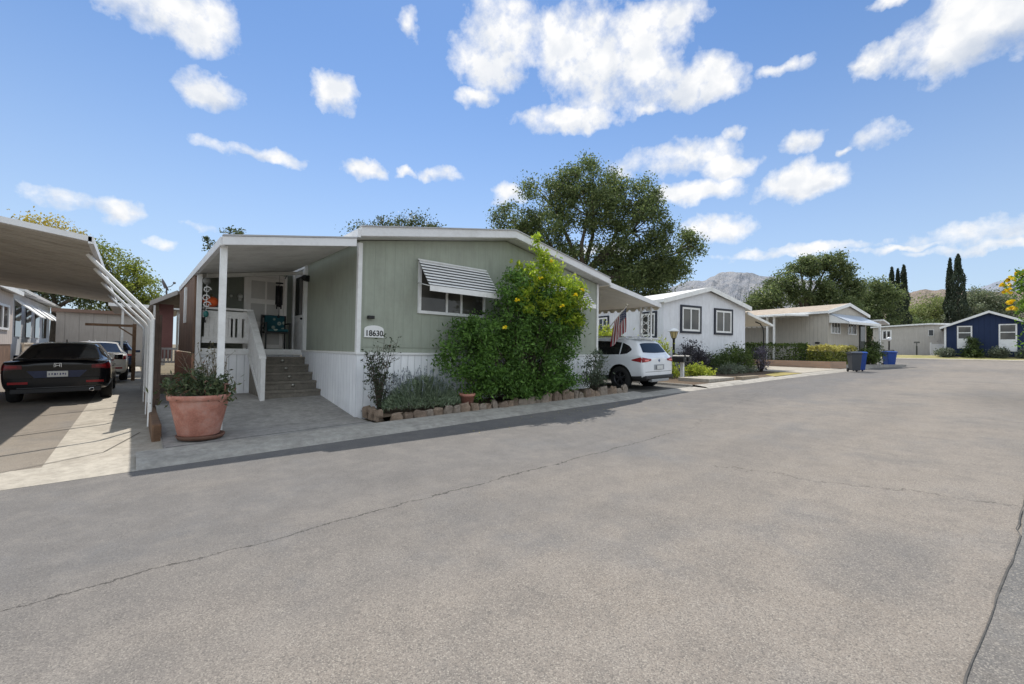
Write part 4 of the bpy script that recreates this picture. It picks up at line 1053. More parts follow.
    if suv:
        patch('rear_window', CGLASS, lambda u,v: ((u-.5)*2*(.66-.10*v)*(1-.0*v), 1.125+(.30-.05*abs(2*u-1)**3)*v+.02*abs(2*u-1)**2), 'y', 1, .005, 20, 6)
        zt_ = lambda u: .945+.05*u
        for sx in (-1,1):
            patch('tail_light', lights, lambda u,v: (sx*(.46+.415*u), (.905-.055*u**.7)+(.075+.085*u**.8)*v*(1-.35*(1-u))), 'y', 1, .008, 12, 5)
            patch('tail_light', lights, lambda u,v: (.10+.32*u, (.85+.05*u)+(.16-.13*u)*v), 'x', sx, .008, 10, 5)
            patch('lamp_lens', M('lamp_pink',(.75,.22,.2),.2,.2,9), lambda u,v: (sx*(.60+.2*u), .885+.045*v), 'y', 1, .012, 5, 2)
            patch('door_gap', ARCH, lambda u,v: (1.865+.012*u, .5+.55*v), 'x', sx, .002, 1, 8)
        patch('tailgate_gap', ARCH, lambda u,v: (-.76+1.52*u, .565+.01*v), 'y', 1, .003, 16, 1)
        patch('plate_recess', M('recess_shadow',(.30,.31,.33),.5,.1), lambda u,v: (-.30+.6*u, .62+.16*v), 'y', 1, .003, 6, 3)
    else:
        for sx in (-1,1):
            patch('tail_light', lights, lambda u,v: (sx*(.55+.30*u), (.80-.02*u)+(.085+.045*u)*v), 'y', 1, .008, 10, 4)
            patch('tail_light', lights, lambda u,v: (.06+.30*u, (.79+.05*u)+(.135-.09*u)*v), 'x', sx, .008, 10, 4)
            patch('lamp_lens', REDL, lambda u,v: (sx*(.62+.18*u), .825+.05*v), 'y', 1, .012, 5, 2)
            patch('reflector', REDL, lambda u,v: (sx*(.46+.30*u), .465+.05*v), 'y', 1, .006, 6, 2)
        patch('boot_panel', M('sky_reflection_blue',(.02,.03,.075),.15,.25), lambda u,v: ((u-.5)*2*(.36+.12*v), .60+.155*v), 'y', 1, .004, 10, 4)  # blue of the plate recess panel paints in the sky's reflection
        patch('boot_gap', ARCH, lambda u,v: (-.72+1.44*u, .585+.008*v), 'y', 1, .003, 14, 1)
    hw = S[4][1]
    # wheels
    for y in wy:
        for sx in (-1,1):
            w = MB().lathe([(tr*.62,-.105),(tr*.9,-.11),(tr*.98,-.085),(tr,-.04),(tr,.04),(tr*.98,.085),(tr*.9,.11),(tr*.62,.105),(tr*.62,-.105)],(sx*(hw-.125),y,tr),32,'x').build('wheel', TYRE, t)
            r = MB(); xo = sx*(hw-.045)
            r.lathe([(tr*.55,sx*-.06),(tr*.55,sx*.012),(tr*.66,sx*.012),(tr*.66,sx*-.02)],(xo,y,tr),28,'x'); r.lathe([(.001,sx*.012),(.05,sx*.012),(.055,0),(.055,sx*-.05)],(xo,y,tr),14,'x')
            for k in range(5):
                for dd in (-.13,.13):
                    a = k*2*pi/5+.3+dd; r.tube([(xo,y+.03*cos(a),tr+.03*sin(a)),(xo,y+tr*.6*cos(a+dd*.3),tr+tr*.6*sin(a+dd*.3))],[.022,.016],4,False)
            r.build('rim', rim, w)
            MB().lathe([(.001,sx*-.055),(tr*.6,sx*-.055)],(xo,y,tr),20,'x').build('brake_disc', ARCH, w)
    # rear details
    def P(x, y, z): return (x,y,z)
    if suv:
        MB().box(-.17,.17,-.012,-.005,.64,.75).build('number_plate', PLATE, t)
        MB().box(-.80,.80,-.03,.12,.36,.46).build('bumper', CLAD, t, bevel=.03)
        MB().box(-.5,.5,-.035,.1,.27,.355).build('skid_plate', M('skid_silver',(.3,.3,.3),.4,.1), t, bevel=.02)
        MB().prism([(-.0+.34,1.545),(.62,1.60),(.62,1.615),(.32,1.575)],'x',-.58,.58).build('roof_spoiler', paint, t, bevel=.008)
        for sx in (-1,1): MB().tube([(sx*.60,.75,1.575),(sx*.60,1.0,1.625),(sx*.60,2.5,1.63),(sx*.60,2.75,1.575)],.016,6).build('roof_rail', CHROME, t)
        MB().lathe([(.001,-.012),(.04,-.012),(.045,.01)],(0,.02,.90),16,'y').build('badge', M('badge_blue',(.1,.14,.25),.3,.2), t)
    else:
        MB().lathe([(.035,-.03),(.045,-.03),(.045,.08),(.03,.08)],(.56,.0,.30),12,'y').build('exhaust', CHROME, t)
        pl = MB().box(-.165,.165,-.028,-.014,.615,.745).build('number_plate', PLATE, t)
        g = MB()
        for k in range(7):
            x_ = -.13+k*.043; g.box(x_-.010,x_+.006+.006*(k%3),-.031,-.0285,.655+.01*(k%2),.70)
        g.build('plate_marks', M('plate_blue',(.05,.06,.16),.5), pl)
        e = MB()
        for q in ((-.035,-.027,.84,.905),(.027,.035,.84,.905),(-.027,.027,.868,.876),(-.06,-.053,.83,.915),(.053,.06,.83,.915),(-.06,.06,.915,.922)): e.box(q[0],q[1],-.022,.05,q[2],q[3])
        e.build('badge', CHROME, t)
        MB().box(-.62,.62,-.022,.05,.37,.385).build('bumper_trim', RIMD, t)
        MB().prism([(-.015,.985),(.10,1.01),(.12,1.035),(-.03,1.03)],'x',-.68,.68).build('spoiler', paint, t, bevel=.008)
        MB().prism([(1.75,1.41),(1.95,1.415),(1.74,1.475)],'x',-.012,.012).build('antenna', paint, t, bevel=.004)
        MB().box(-.72,.72,-.008,.08,.26,.36).build('diffuser', CLAD, t, bevel=.02)
    for sx in (-1,1):
        m = MB().prism([(sx*(hw-.02),0),(sx*(hw+.06),.0),(sx*(hw+.16),.03),(sx*(hw+.17),.12),(sx*(hw+.05),.13)],'z',S[8][4]+.0,S[8][4]+.14)
        for i,(x_,y_,z_) in enumerate(m.v): m.v[i] = (x_, y_+S[8][0]-.05, z_)
        m.build('mirror', paint, t, bevel=.02)
        for yy in (1.25,2.15):
            if yy < 3: MB().box(sx*(hw-.005),sx*(hw+.016),yy,yy+.17,S[6][4]-.14,S[6][4]-.115).build('door_handle', paint, t)
    return t
SED = make_car('parked_car', 'black sedan parked under the grey carport', (-1.25,14.2,gz(-1.25)+.02), 'sedan', carpaint('black_paint',(.005,.0055,.0075),.0,.12), lights=REDD)
make_car('parked_car', 'white sedan parked ahead of the black car', (-1.0,20.2,gz(-1)+.06), 'sedan', carpaint('white_paint_car',(.62,.61,.58),0,.3), rim=RIML)
BC_ = make_car('parked_car', 'dark blue car at the far end of the driveway', (-.85,27.2,gz(-1)+.02), 'suv', carpaint('blue_paint',(.03,.05,.11),.2,.25), rim=RIML); BC_.scale = (1.1,1,.93)
WS_ = make_car('parked_car', 'white compact crossover backed under the striped side carport', (12.3,6.98,gz(12.3)+.0), 'suv', carpaint('gloss_white',(.72,.74,.77),0,.25)); WS_.scale = (1.0,1.0,1.03)

# ================================================================== FLAG, LAMP, MAILBOX, BINS
FL = wthing('flag', 'stars and stripes flag hanging from a slanted pole beside the white car', 'flag', (12.9,8.3,2.0))
p0 = Vector((11.15,8.0,2.25)); p1 = Vector((11.43,7.62,2.86))
MB().tube([p0-(p1-p0)*.2,p1],.013,6).build('pole', M('flag_pole',(.5,.45,.36),.5), FL); MB().ball(p1+Vector((0,0,.03)),.035).build('finial', M('flag_pole',(.5,.45,.36),.5), FL)
fm_, nt, b = base_mat('flag_cloth')
uv = nn(nt,'ShaderNodeUVMap'); sx_ = nn(nt,'ShaderNodeSeparateXYZ'); nt.links.new(uv.outputs[0], sx_.inputs[0]); u_, v_ = sx_.outputs[0], sx_.outputs[1]
stp = math_(nt,'LESS_THAN', math_(nt,'FRACT', math_(nt,'MULTIPLY', v_, 6.5)), .5)
c = mix(nt, (.62,.6,.57), (.30,.018,.03), stp)
can = math_(nt,'MULTIPLY', math_(nt,'LESS_THAN', u_, .42), math_(nt,'GREATER_THAN', v_, 6/13))
fx = math_(nt,'SUBTRACT', math_(nt,'FRACT', math_(nt,'MULTIPLY', u_, 6/.42)), .5); fy = math_(nt,'SUBTRACT', math_(nt,'FRACT', math_(nt,'MULTIPLY', v_, 5/(7/13))), .5)
star = math_(nt,'LESS_THAN', math_(nt,'ADD', math_(nt,'MULTIPLY',fx,fx), math_(nt,'MULTIPLY',fy,fy)), .06)
c = mix(nt, c, mix(nt, (.018,.022,.075), (.5,.5,.5), star), can)
nt.links.new(c, b.inputs['Base Color']); b.inputs['Roughness'].default_value = .8
trn = nn(nt,'ShaderNodeBsdfTranslucent'); nt.links.new(c, trn.inputs[0]); ms = nn(nt,'ShaderNodeMixShader'); ms.inputs[0].default_value = .35
nt.links.new(b.outputs[0], ms.inputs[1]); nt.links.new(trn.outputs[0], ms.inputs[2]); nt.links.new(ms.outputs[0], nt.nodes['Material Output'].inputs[0])
NU, NV = 26, 18; V = []; UV = []
hang = Vector((-.05,.02,-1)).normalized()
for i in range(NU+1):
    for j in range(NV+1):
        u, v = i/NU, j/NV
        q = p0.lerp(p1,.22+.74*v)
        fold = .06*sin(v*9+u*3)*(u**.6)
        q = q+hang*(.80*u)+Vector((-.30*u*(v-.75)*-1*.6+fold*.8, fold, -.04*sin(v*6)*u))
        V.append(q); UV.append((u,v))
fb = MB(); fb.add(V, [(i*(NV+1)+j,(i+1)*(NV+1)+j,(i+1)*(NV+1)+j+1,i*(NV+1)+j+1) for i in range(NU) for j in range(NV)], True)
fo = fb.build('cloth', fm_, FL, fix=False); ul = fo.data.uv_layers.new(name='UVMap')
for lp in fo.data.loops: ul.data[lp.index].uv = UV[lp.vertex_index]

lz = gz(18.6)-.03
LM = wthing('lamp_post', 'black lamp post with a white capped lantern beside the mailbox', 'lamp post', (18.11,9.62,lz))
lx, ly = 18.11, 9.62
MB().lathe([(.11,0),(.11,.08),(.06,.14),(.055,.2),(.05,1.68),(.075,1.70),(.075,1.74)],(lx,ly,lz),12).build('pole', BLACK, LM)
MB().lathe([(.001,1.742),(.09,1.742),(.17,2.02),(.17,2.03),(.001,2.03)],(lx,ly,lz),6,sm=False).build('lantern', M('amber_glass',(.5,.40,.20),.2,.15), LM)
lc = MB(); 
for k in range(6):
    a = k*pi/3; lc.tube([(lx+.09*cos(a),ly+.09*sin(a),lz+1.74),(lx+.175*cos(a),ly+.175*sin(a),lz+2.03)],.01,4)
lc.build('lantern_frame', BLACK, LM)
MB().lathe([(.24,2.032),(.25,2.06),(.12,2.15),(.03,2.19),(.001,2.2)],(lx,ly,lz),12).build('lamp_cap', WHITE, LM)
mz = gz(16.7)-.03; mx, my = 16.47, 8.38
MBX = wthing('mailbox', 'pair of black mailboxes on a white wooden post near the kerb', 'mailbox', (mx,my,mz))
MB().box(mx-.06,mx+.06,my-.06,my+.06,-.2+mz,mz+.75).build('post', WHITE, MBX, bevel=.008)
MB().box(mx-.42,mx+.34,my-.25,my+.2,mz+.752,mz+.79).build('shelf', BLACK, MBX)
for dx in (-.3,.12):
    prof = [(mx+dx-.1,mz+.795),(mx+dx+.14,mz+.795),(mx+dx+.14,mz+.93)]+[(mx+dx+.02+.12*cos(a),mz+.93+.1*sin(a)) for a in [pi*k/8 for k in range(1,8)]]+[(mx+dx-.1,mz+.93)]
    b_ = MB().prism(prof,'y',my-.25,my+.22).build('box', BLACK, MBX); MB().box(mx+dx+.142,mx+dx+.155,my-.1,my+.0,mz+.9,mz+.95).build('mail_flag', REDD, b_)
    MB().tube([(mx+dx,my-.262,mz+.9),(mx+dx+.06,my-.262,mz+.9)],.008,5).build('latch', CHROME, b_)

def bin_(label, loc, mat, rz, group=None):
    t = thing('wheelie_bin', label, 'bin', loc, rz, group); t.scale = (.82,.82,1)
    m = MB(); z0,z1 = .08,.95
    b0 = [(-.22,-.25,z0),(.22,-.25,z0),(.22,.24,z0),(-.22,.24,z0)]; b1 = [(-.29,-.33,z1),(.29,-.33,z1),(.29,.33,z1),(-.29,.33,z1)]
    m.add(b0+b1, [(3,2,1,0),(4,5,6,7)]+[(i,(i+1)%4,4+(i+1)%4,4+i) for i in range(4)]); m.build('body', mat, t, bevel=.03)
    MB().box(-.31,.31,-.36,.35,z1+.002,z1+.03).build('rim', mat, t, bevel=.01)
    MB().prism([(-.38,.985),(.36,.985),(.36,1.03),(.1,1.08),(-.2,1.07),(-.38,1.02)],'x',-.32,.32).build('lid', mat, t, bevel=.02)
    MB().tube([(-.25,.41,.97),(.25,.41,.97)],.018,6).box(-.25,-.2,.34,.42,.95,.99).box(.2,.25,.34,.42,.95,.99).build('handle', mat, t)
    for sx in (-1,1): MB().lathe([(.001,-.03),(.1,-.03),(.11,0),(.1,.03),(.001,.03)],(sx*.25,.27,.11),16,'x').build('wheel', TYRE, t)
    return t
BL = M('blue_plastic',(.012,.055,.27),.4,.12,3); GP = M('grey_plastic',(.045,.05,.06),.5,.12,3)
bin_('dark grey wheelie bin beside the blue one at the kerb', (28.75,5.1,gz(29)+.01), GP, R(-55))
bin_('blue wheelie bin touching the dark grey bin', (29.75,5.05,gz(29.8)+.01), BL, R(-60))
bb = bin_('blue wheelie bin standing alone farther down the road by the small lamp', (39.6,5.1,gz(40)+.01), BL, R(-50)); bb.scale = (1,1,.95)

L2 = wthing('lamp_post', 'small dark lamp post with white globe behind the farther blue bin', 'lamp post', (42.3,5.45,gz(41)))
MB().lathe([(.09,0),(.05,.1),(.045,1.75),(.08,1.78)],(42.3,5.45,gz(41)),10).build('pole', BLACK, L2); MB().ball((42.3,5.45,gz(41)+1.95),.15).build('globe', M('milk_glass',(.75,.76,.78),.25,.03), L2)
M2 = wthing('mailbox', 'black mailbox on a short white post right of the small lamp', 'mailbox', (43.1,5.3,gz(42)))
MB().box(42.22,42.38,5.37,5.53,gz(42),gz(42)+.8).build('post', WHITE, M2); MB().prism([(42.3-.28,gz(42)+.8),(42.3+.42,gz(42)+.8),(42.3+.42,gz(42)+1.05),(42.3+.3,gz(42)+1.13),(42.3-.16,gz(42)+1.13),(42.3-.28,gz(42)+1.05)],'y',5.2,5.7).build('box', BLACK, M2)
x_,y_ = cl(44.2,(917-512)/430*44.2)
M3 = wthing('mailbox', 'dark slim mailbox stand on the far verge before the pale grey home', 'mailbox', (x_,y_,1.56))
MB().box(x_-.06,x_+.06,y_-.06,y_+.06,1.56,2.6).build('post', DARKGREY, M3); MB().prism([(x_-.28,2.9),(x_+.28,2.9),(x_+.22,3.05),(x_-.2,3.05)],'y',y_-.2,y_+.2).build('box', DARKGREY, M3); MB().box(x_-.03,x_+.03,y_-.03,y_+.03,2.6,2.9).build('bracket', DARKGREY, M3)
x_,y_ = cl(44.5,(931-512)/430*44.5)
F4 = thing('white_fence', 'solid white vinyl fence panel between the pale grey home and the blue house', 'fence', (x_,y_,1.5), R(-80))
MB().box(0,2.0,-.03,.03,.0,1.35).build('panel', WHITE, F4); MB().box(-.06,.06,-.06,.06,0,1.5).build('post', WHITE, F4); MB().box(1.95,2.07,-.06,.06,0,1.5).build('post', WHITE, F4)

# curb blocks, step slab
MB_ = flat([(15.0,6.9),(18.2,6.8),(18.3,7.9),(15.6,8.2)], .2)
sl = MB().box(15.2,17.4,6.75,7.9,gz(16)+.05,gz(16)+.2); o = sl.build('stone_slab', CONC2, None, bevel=.02); tag(o, 'low pale concrete slab edging the mulch by the mailboxes', 'slab')
kb = MB().box(17.42,19.2,6.5,6.72,gz(18)+.04,gz(18)+.2); o = kb.build('kerb_block', concretemat('tan_kerb',(.33,.27,.2)), None, bevel=.02); tag(o, 'short tan kerb block at the front of the mulch yard', 'kerb block')

# ================================================================== NEIGHBOUR PLANTING
GL = leafmat('mid_leaf',(.055,.095,.03),(.15,.20,.06),None,.35,1); YL = leafmat('lime_leaf',(.28,.36,.04),(.6,.62,.09),None,.45,1.2)
PU = leafmat('purple_leaf',(.06,.06,.07),(.14,.125,.155),None,.2,1.2); HG = leafmat('hedge_leaf',(.06,.105,.026),(.19,.25,.06),None,.3,1.2); HY_ = leafmat('golden_leaf_lit',(.42,.37,.10),(.74,.65,.22),None,.4,1.5)
GR = leafmat('grey_leaf',(.13,.16,.115),(.27,.30,.22),None,.25,1.2)
shrub('lime_shrub', 'bright lime shrub behind the flag', (16.3,11.7,gz(14)+.08), [(0,0,1.3,.9,.8,.95),(-.8,.7,1.45,.8,.7,.9),(-1.6,1.4,1.5,.7,.7,.8)], YL, 190, 26, .16, .15)
shrub('lime_shrub', 'bright lime shrub right of the carport post beside the black lamp', (16.5,9.35,gz(16)+.08), [(0,0,.8,.5,.5,.75),(-.4,.4,.8,.6,.6,.8),(.3,-.3,.4,.5,.4,.4)], YL, 120, 26, .15, .13)
shrub('lime_shrub', 'low lime shrub at the foot of the mailbox post', (17.4,8.3,gz(17)+.08), [(0,0,.25,.5,.35,.25),(.5,-.1,.2,.35,.3,.2)], YL, 60, 22, .11, .11)
u2 = lambda x, y: (18.57+x*cos(R(14))+y*sin(R(14)), 10.37-x*sin(R(14))+y*cos(R(14)))
def at2(x, y): q = u2(x,y); return (q[0],q[1],gz(q[0])+.08)
shrub('purple_shrub', 'tall dusky purple shrub under the left window of the white home', at2(1.1,-.7), [(0,0,.8,.6,.5,.75),(.5,0,.6,.6,.5,.5),(-.4,0,.5,.5,.4,.5)], PU, 110, 24, .15, .12, .4, .4)
shrub('dark_shrub', 'dark green shrub between the two windows of the white home', at2(2.6,-.8), [(0,0,.5,.7,.5,.5),(.7,0,.45,.6,.5,.45)], GL, 110, 26, .13, .11)
shrub('dark_shrub', 'rounded green shrub under the right window of the white home', at2(4.2,-.8), [(0,0,.65,.8,.6,.65),(.7,0,.5,.6,.5,.5)], HG, 130, 26, .14, .11)
shrub('grey_shrub', 'low silvery mound before the dark shrubs of the white home', at2(2.2,-1.6), [(0,0,.25,.7,.4,.25),(1.2,0,.22,.7,.4,.22),(2.4,0,.22,.6,.4,.2)], GR, 130, 22, .1, .1, .3, .6)
shrub('salvia', 'spiky violet flowering plant at the right corner of the white home', at2(5.7,-1.0), [(0,0,.6,.4,.4,.6),(.1,0,1.0,.22,.22,.35)], leafmat('violet_bloom',(.10,.09,.13),(.24,.2,.27),None,.2,1.5), 70, 22, .1, .1, .3, .8)
def w3(x, y): return (33.8+x*cos(R(13))+y*sin(R(13)), 7.15-x*sin(R(13))+y*cos(R(13)))
PB = thing('brick_planter', 'low tan brick planter wall in front of the tan home', 'planter', (33.8,7.15,gz(30)), R(-13))
bm_, nt, b = base_mat('tan_brick'); bt = nn(nt,'ShaderNodeTexBrick'); mp = nn(nt,'ShaderNodeMapping'); mp.inputs['Rotation'].default_value = (pi/2,0,pi/2); co = objco(nt)
sxy = nn(nt,'ShaderNodeSeparateXYZ'); nt.links.new(co, sxy.inputs[0]); cb_ = nn(nt,'ShaderNodeCombineXYZ'); nt.links.new(math_(nt,'ADD',sxy.outputs[0],sxy.outputs[1]), cb_.inputs[0]); nt.links.new(sxy.outputs[2], cb_.inputs[1])
nt.links.new(cb_.outputs[0], bt.inputs['Vector']); bt.inputs['Scale'].default_value = 1; bt.inputs['Brick Width'].default_value = .3; bt.inputs['Row Height'].default_value = .1; bt.inputs['Mortar Size'].default_value = .008
bt.inputs['Color1'].default_value = (.47,.30,.20,1); bt.inputs['Color2'].default_value = (.40,.25,.165,1); bt.inputs['Mortar'].default_value = (.34,.29,.24,1); nt.links.new(bt.outputs[0], b.inputs['Base Color']); b.inputs['Roughness'].default_value = .9
MB().box(-3.42,-3.25,-1.5,8,.0,.5).build('wall', bm_, PB); MB().box(-3.25,-1.6,-1.5,-1.33,.0,.5).build('wall', bm_, PB)
MB().box(-1.6,6.5,-1.5,-1.33,-.05,.32).build('wall', CONC3, PB); MB().box(-3.25,5,-1.33,7.9,.0,.3).build('soil', SOIL, PB)
def hedge(name, label, x0, x1, y0, y1, z0, z1, lm, n, topm=None):
    c = w3((x0+x1)/2,(y0+y1)/2); t = thing(name, label, 'hedge', (c[0],c[1],gz(30)), R(-13))
    hx, hy = (x1-x0)/2, (y1-y0)/2
    p = RNG.uniform(-1,1,(n,3)); k = RNG.integers(0,3,n); 
    for i in range(3): s_ = (k == i); p[s_,i] = np.sign(p[s_,i])*(1-.25*RNG.random(s_.sum())**2)
    cl2 = RNG.uniform(-1,1,(40,2)); b_ = np.sin(p[:,0]*hx*2.2+p[:,1]*hy*1.7)*.05+RNG.normal(0,.04,n)
    q = np.stack([p[:,0]*hx+RNG.normal(0,.05,n), p[:,1]*hy+RNG.normal(0,.05,n), (z0+z1)/2+p[:,2]*(z1-z0)/2+b_],1)
    if topm is not None:
        top = q[:,2] > z0+(z1-z0)*.72  # top leaves take a brighter gold, sunlight painted into the colour
        leaves('foliage', lm, t, q[~top], .13, .6); leaves('lit_golden_foliage', topm, t, q[top], .13, .6)
    else: leaves('foliage', lm, t, q, .13, .6)
    m = MB()
    for i in range(12): x = random.uniform(-hx*.8,hx*.8); y = random.uniform(-hy*.8,hy*.8); m.tube([(x,y,z0-.2),(x+.1,y,z1-.2)],[.03,.012],5)
    m.build('stem', BARK, t, fix=False); return t
hedge('hedge', 'clipped dark green hedge above the brick planter', -3.2,-2.1,.2,3.9,.35,1.55,HG,4200)
hedge('hedge', 'clipped dark hedge at the far end of the brick planter left of the awning post', -3.2,-2.1,4.4,7.6,.35,1.6,HG,3000)
hedge('golden_hedge', 'golden hedge with painted sunlit top behind the grey and blue bins', -3.2,.1,-1.3,-.2,.35,1.4,leafmat('golden_green',(.10,.14,.03),(.32,.33,.06),None,.35,1.5),5200,HY_)
c = w3(2.6,-.8); shrub('dark_shrub', 'dark rounded shrub behind the bins before the tan home', (c[0],c[1],gz(36)+.2), [(0,0,.5,.9,.6,.5)], HG, 50, 30, .15, .14)
c = w3(3.3,-.9); shrub('green_shrub', 'upright green shrub by the porch post of the tan home', (c[0],c[1],gz(38)+.2), [(0,0,.6,.5,.5,.6),(.1,0,1.2,.35,.35,.4)], GL, 60, 26, .14, .14)
for k,(u,l,w) in enumerate(((.15,'small pale shrub at the left corner of the blue house',.5),(1.9,'leafy green shrub beside the left window of the blue house',.75),(3.5,'low pale shrub below the right window of the blue house',.7),(5.2,'pale shrub at the right end of the blue house front',.5))):
    x_, y_ = 58.6, 3.55-u
    shrub('shrub', l, (x_,y_,1.5), [(0,0,.5*w+.1,.95*w,.6,.5*w+.1),(.5*w,0,.4,.7*w,.5,.4)]+([(.2,0,1.35,.5,.4,.5)] if k == 1 else []), GR if k != 1 else GL, 80, 30, .15, .17, .5, 0, None, 10)
x_,y_ = cl(45.5,(941-512)/430*45.5); shrub('red_shrub', 'reddish brown shrub above the white fence panel', (x_,y_,1.56), [(0,0,1.5,.7,.6,.5),(.5,0,1.4,.6,.5,.5)], leafmat('red_leaf',(.06,.03,.025),(.14,.07,.05),None,.2,1), 40, 30, .18, .18)
# flowering shrub at the right edge, this side of the road
FS, cs = shrub('trumpet_shrub', 'yellow flowering shrub reaching in at the right edge', (16.6,-1.3,gz(16.6)), [(0,.75,2.6,.5,.42,.5),(.4,.2,1.9,.9,.8,.9),(.6,-.3,1.0,.8,.7,.7),(-.2,.8,3.0,.35,.32,.3)], leafmat('bright_leaf',(.10,.19,.03),(.26,.42,.05),None,.5,2), 210, 30, .1, .10, .4)
blossoms(FS, [(-.3,1.12,3.05),(-.35,1.17,2.75),(-.3,1.1,2.45),(-.1,.95,3.2),(-.2,1.1,2.3),(-.25,1.2,2.9)], OF, .085)

# ================================================================== TREES
OAK = leafmat('oak_leaf',(.065,.10,.038),(.22,.275,.10),(.52,.54,.25),.42,.35)
x_,y_ = cl(36,7.4)
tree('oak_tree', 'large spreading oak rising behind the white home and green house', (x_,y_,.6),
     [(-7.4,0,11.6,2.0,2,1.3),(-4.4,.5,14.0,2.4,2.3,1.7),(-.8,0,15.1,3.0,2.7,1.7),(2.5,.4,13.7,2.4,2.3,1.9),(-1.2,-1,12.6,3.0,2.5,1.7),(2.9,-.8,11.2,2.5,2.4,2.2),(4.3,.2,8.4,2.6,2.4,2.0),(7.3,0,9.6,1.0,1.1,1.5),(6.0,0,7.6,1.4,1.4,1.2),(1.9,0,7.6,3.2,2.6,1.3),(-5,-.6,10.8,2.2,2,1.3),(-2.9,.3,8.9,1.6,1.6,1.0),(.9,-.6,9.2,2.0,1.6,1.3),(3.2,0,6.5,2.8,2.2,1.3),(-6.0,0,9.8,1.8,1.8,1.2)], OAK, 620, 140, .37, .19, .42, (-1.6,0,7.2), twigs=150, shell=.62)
DK = leafmat('dark_tree_leaf',(.05,.075,.03),(.13,.16,.06),(.2,.22,.09),.3,.3)
x_,y_ = cl(32,-8.7)
tree('evergreen_tree', 'dark tree top showing above the green house roof', (x_,y_,.3), [(.2,0,9.5,2.9,2.4,1.15),(1.5,0,9.9,1.6,1.4,.9),(-2.75,0,9.3,.7,.7,1.0),(0,0,7.5,3,2.6,1.6)], DK, 150, 110, .34, .17, .25)
x_,y_ = cl(24,-16.2)
tree('sapling', 'slender tree tips peeking above the porch roof', (x_,y_,.2), [(-.95,0,6.85,.25,.3,.38),(.35,0,7.5,.35,.3,.3),(.75,0,7.45,.25,.3,.3),(.2,0,6.2,.7,.6,.5)], DK, 50, 26, .12, .14, .1)
x_,y_ = cl(45,-49)
tree('yellow_tree', 'yellow autumn tree above the carport roof at the left', (x_,y_,0), [(0,0,12.4,3.0,3,2.0),(-2,0,11,3,3,2.2),(2,0,10.5,2.8,2.6,2)], leafmat('yellow_leaf',(.36,.30,.05),(.7,.52,.08),None,.4,.4), 230, 50, .45, .24, .3)
x_,y_ = cl(36,-33.2)
tree('green_tree', 'sunlit yellow-green tree behind the carport posts', (x_,y_,0), [(-1.4,0,8.4,1.6,1.6,1.6),(-.2,0,7.2,2.2,2,2.0),(1.4,0,5.8,1.9,1.8,1.6),(-.5,0,5,2.6,2.2,1.6),(2.2,0,4.6,1.2,1.2,1.1)], leafmat('sunny_leaf',(.13,.18,.03),(.36,.38,.07),None,.4,.35), 260, 55, .32, .2, .25)
tree('dark_tree', 'shady dark tree below the carport roof edge above the shed', (-4.5,48,0), [(0,0,6.2,2.4,2.2,1.6),(-2,0,5.5,2,2,1.4),(2.2,0,5.5,1.8,1.8,1.2)], DK, 150, 45, .35, .2, .3)
FO = leafmat('far_oak_leaf',(.08,.12,.05),(.25,.30,.12),(.5,.52,.26),.42,.3)
x_,y_ = cl(55,37.5)
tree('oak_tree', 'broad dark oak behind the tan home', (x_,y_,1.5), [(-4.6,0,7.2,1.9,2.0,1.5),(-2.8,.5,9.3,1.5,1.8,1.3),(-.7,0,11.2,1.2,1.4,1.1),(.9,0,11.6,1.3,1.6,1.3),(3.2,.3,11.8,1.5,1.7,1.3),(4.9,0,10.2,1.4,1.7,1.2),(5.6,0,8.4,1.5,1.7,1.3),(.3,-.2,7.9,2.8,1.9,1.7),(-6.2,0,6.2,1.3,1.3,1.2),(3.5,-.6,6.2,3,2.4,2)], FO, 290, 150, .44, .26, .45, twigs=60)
x_,y_ = cl(58,48)
tree('oak_tree', 'darker oak between the tan home and the three thin cypresses', (x_,y_,1.5), [(1.0,0,8.9,1.5,1.6,1.6),(-.6,0,7.3,1.7,1.7,1.6),(2.6,0,8.0,1.4,1.5,1.4),(-.8,0,5.8,2.1,2,1.8),(2.2,0,5.4,1.9,1.8,2.2),(.4,0,4.2,2.9,2.4,1.9)], FO, 170, 130, .5, .27, .35)
CY = leafmat('cypress_leaf',(.035,.055,.035),(.08,.105,.06),None,.15,.5)
def cypress(label, d, px, ztop, r, group):
    x, y = cl(d,(px-512)/430*d); h = ztop-1.5
    t = thing('cypress_tree', label, 'tree', (x,y,1.5), 0, group)
    n = 5200; z = RNG.random(n)**.85; a = RNG.uniform(0,6.28,n)
    prof = np.minimum(1, np.minimum(z/.08, ((1-z)/.55)**.6))*(1+.22*np.sin(z*23+px)+.18*np.sin(a*3+z*31))
    rr = r*prof*(.55+.45*RNG.random(n)**.5)
    p = np.stack([rr*np.cos(a), rr*np.sin(a), .3+z*(h-.3)],1)
    leaves('crown', CY, t, p, .42, .32, 2.2)
    MB().tube([(0,0,-.2),(0,0,h*.9)],[.2,.03],7).build('trunk', BARK, t); return t
G1 = 'cypresses beyond the houses'
cypress('slim cypress, leftmost of the three by the dark oak', 66, 892, 15.2, .62, G1)
cypress('slimmest cypress, middle of the three by the dark oak', 67, 898, 15.2, .5, G1)
cypress('slim cypress, tallest and rightmost of the three by the dark oak', 66, 904, 15.6, .72, G1)
cypress('narrow cypress, left one of the pair behind the blue house', 62, 950.5, 15.8, .62, G1)
cypress('thick tall cypress, right one of the pair behind the blue house', 60, 958.5, 15.9, .98, G1)
LG = leafmat('pale_tree_leaf',(.20,.24,.085),(.42,.46,.18),None,.35,.2); GG = leafmat('grey_tree_leaf',(.14,.175,.105),(.28,.31,.20),(.42,.43,.31),.3,.2)
x_,y_ = cl(80,76)
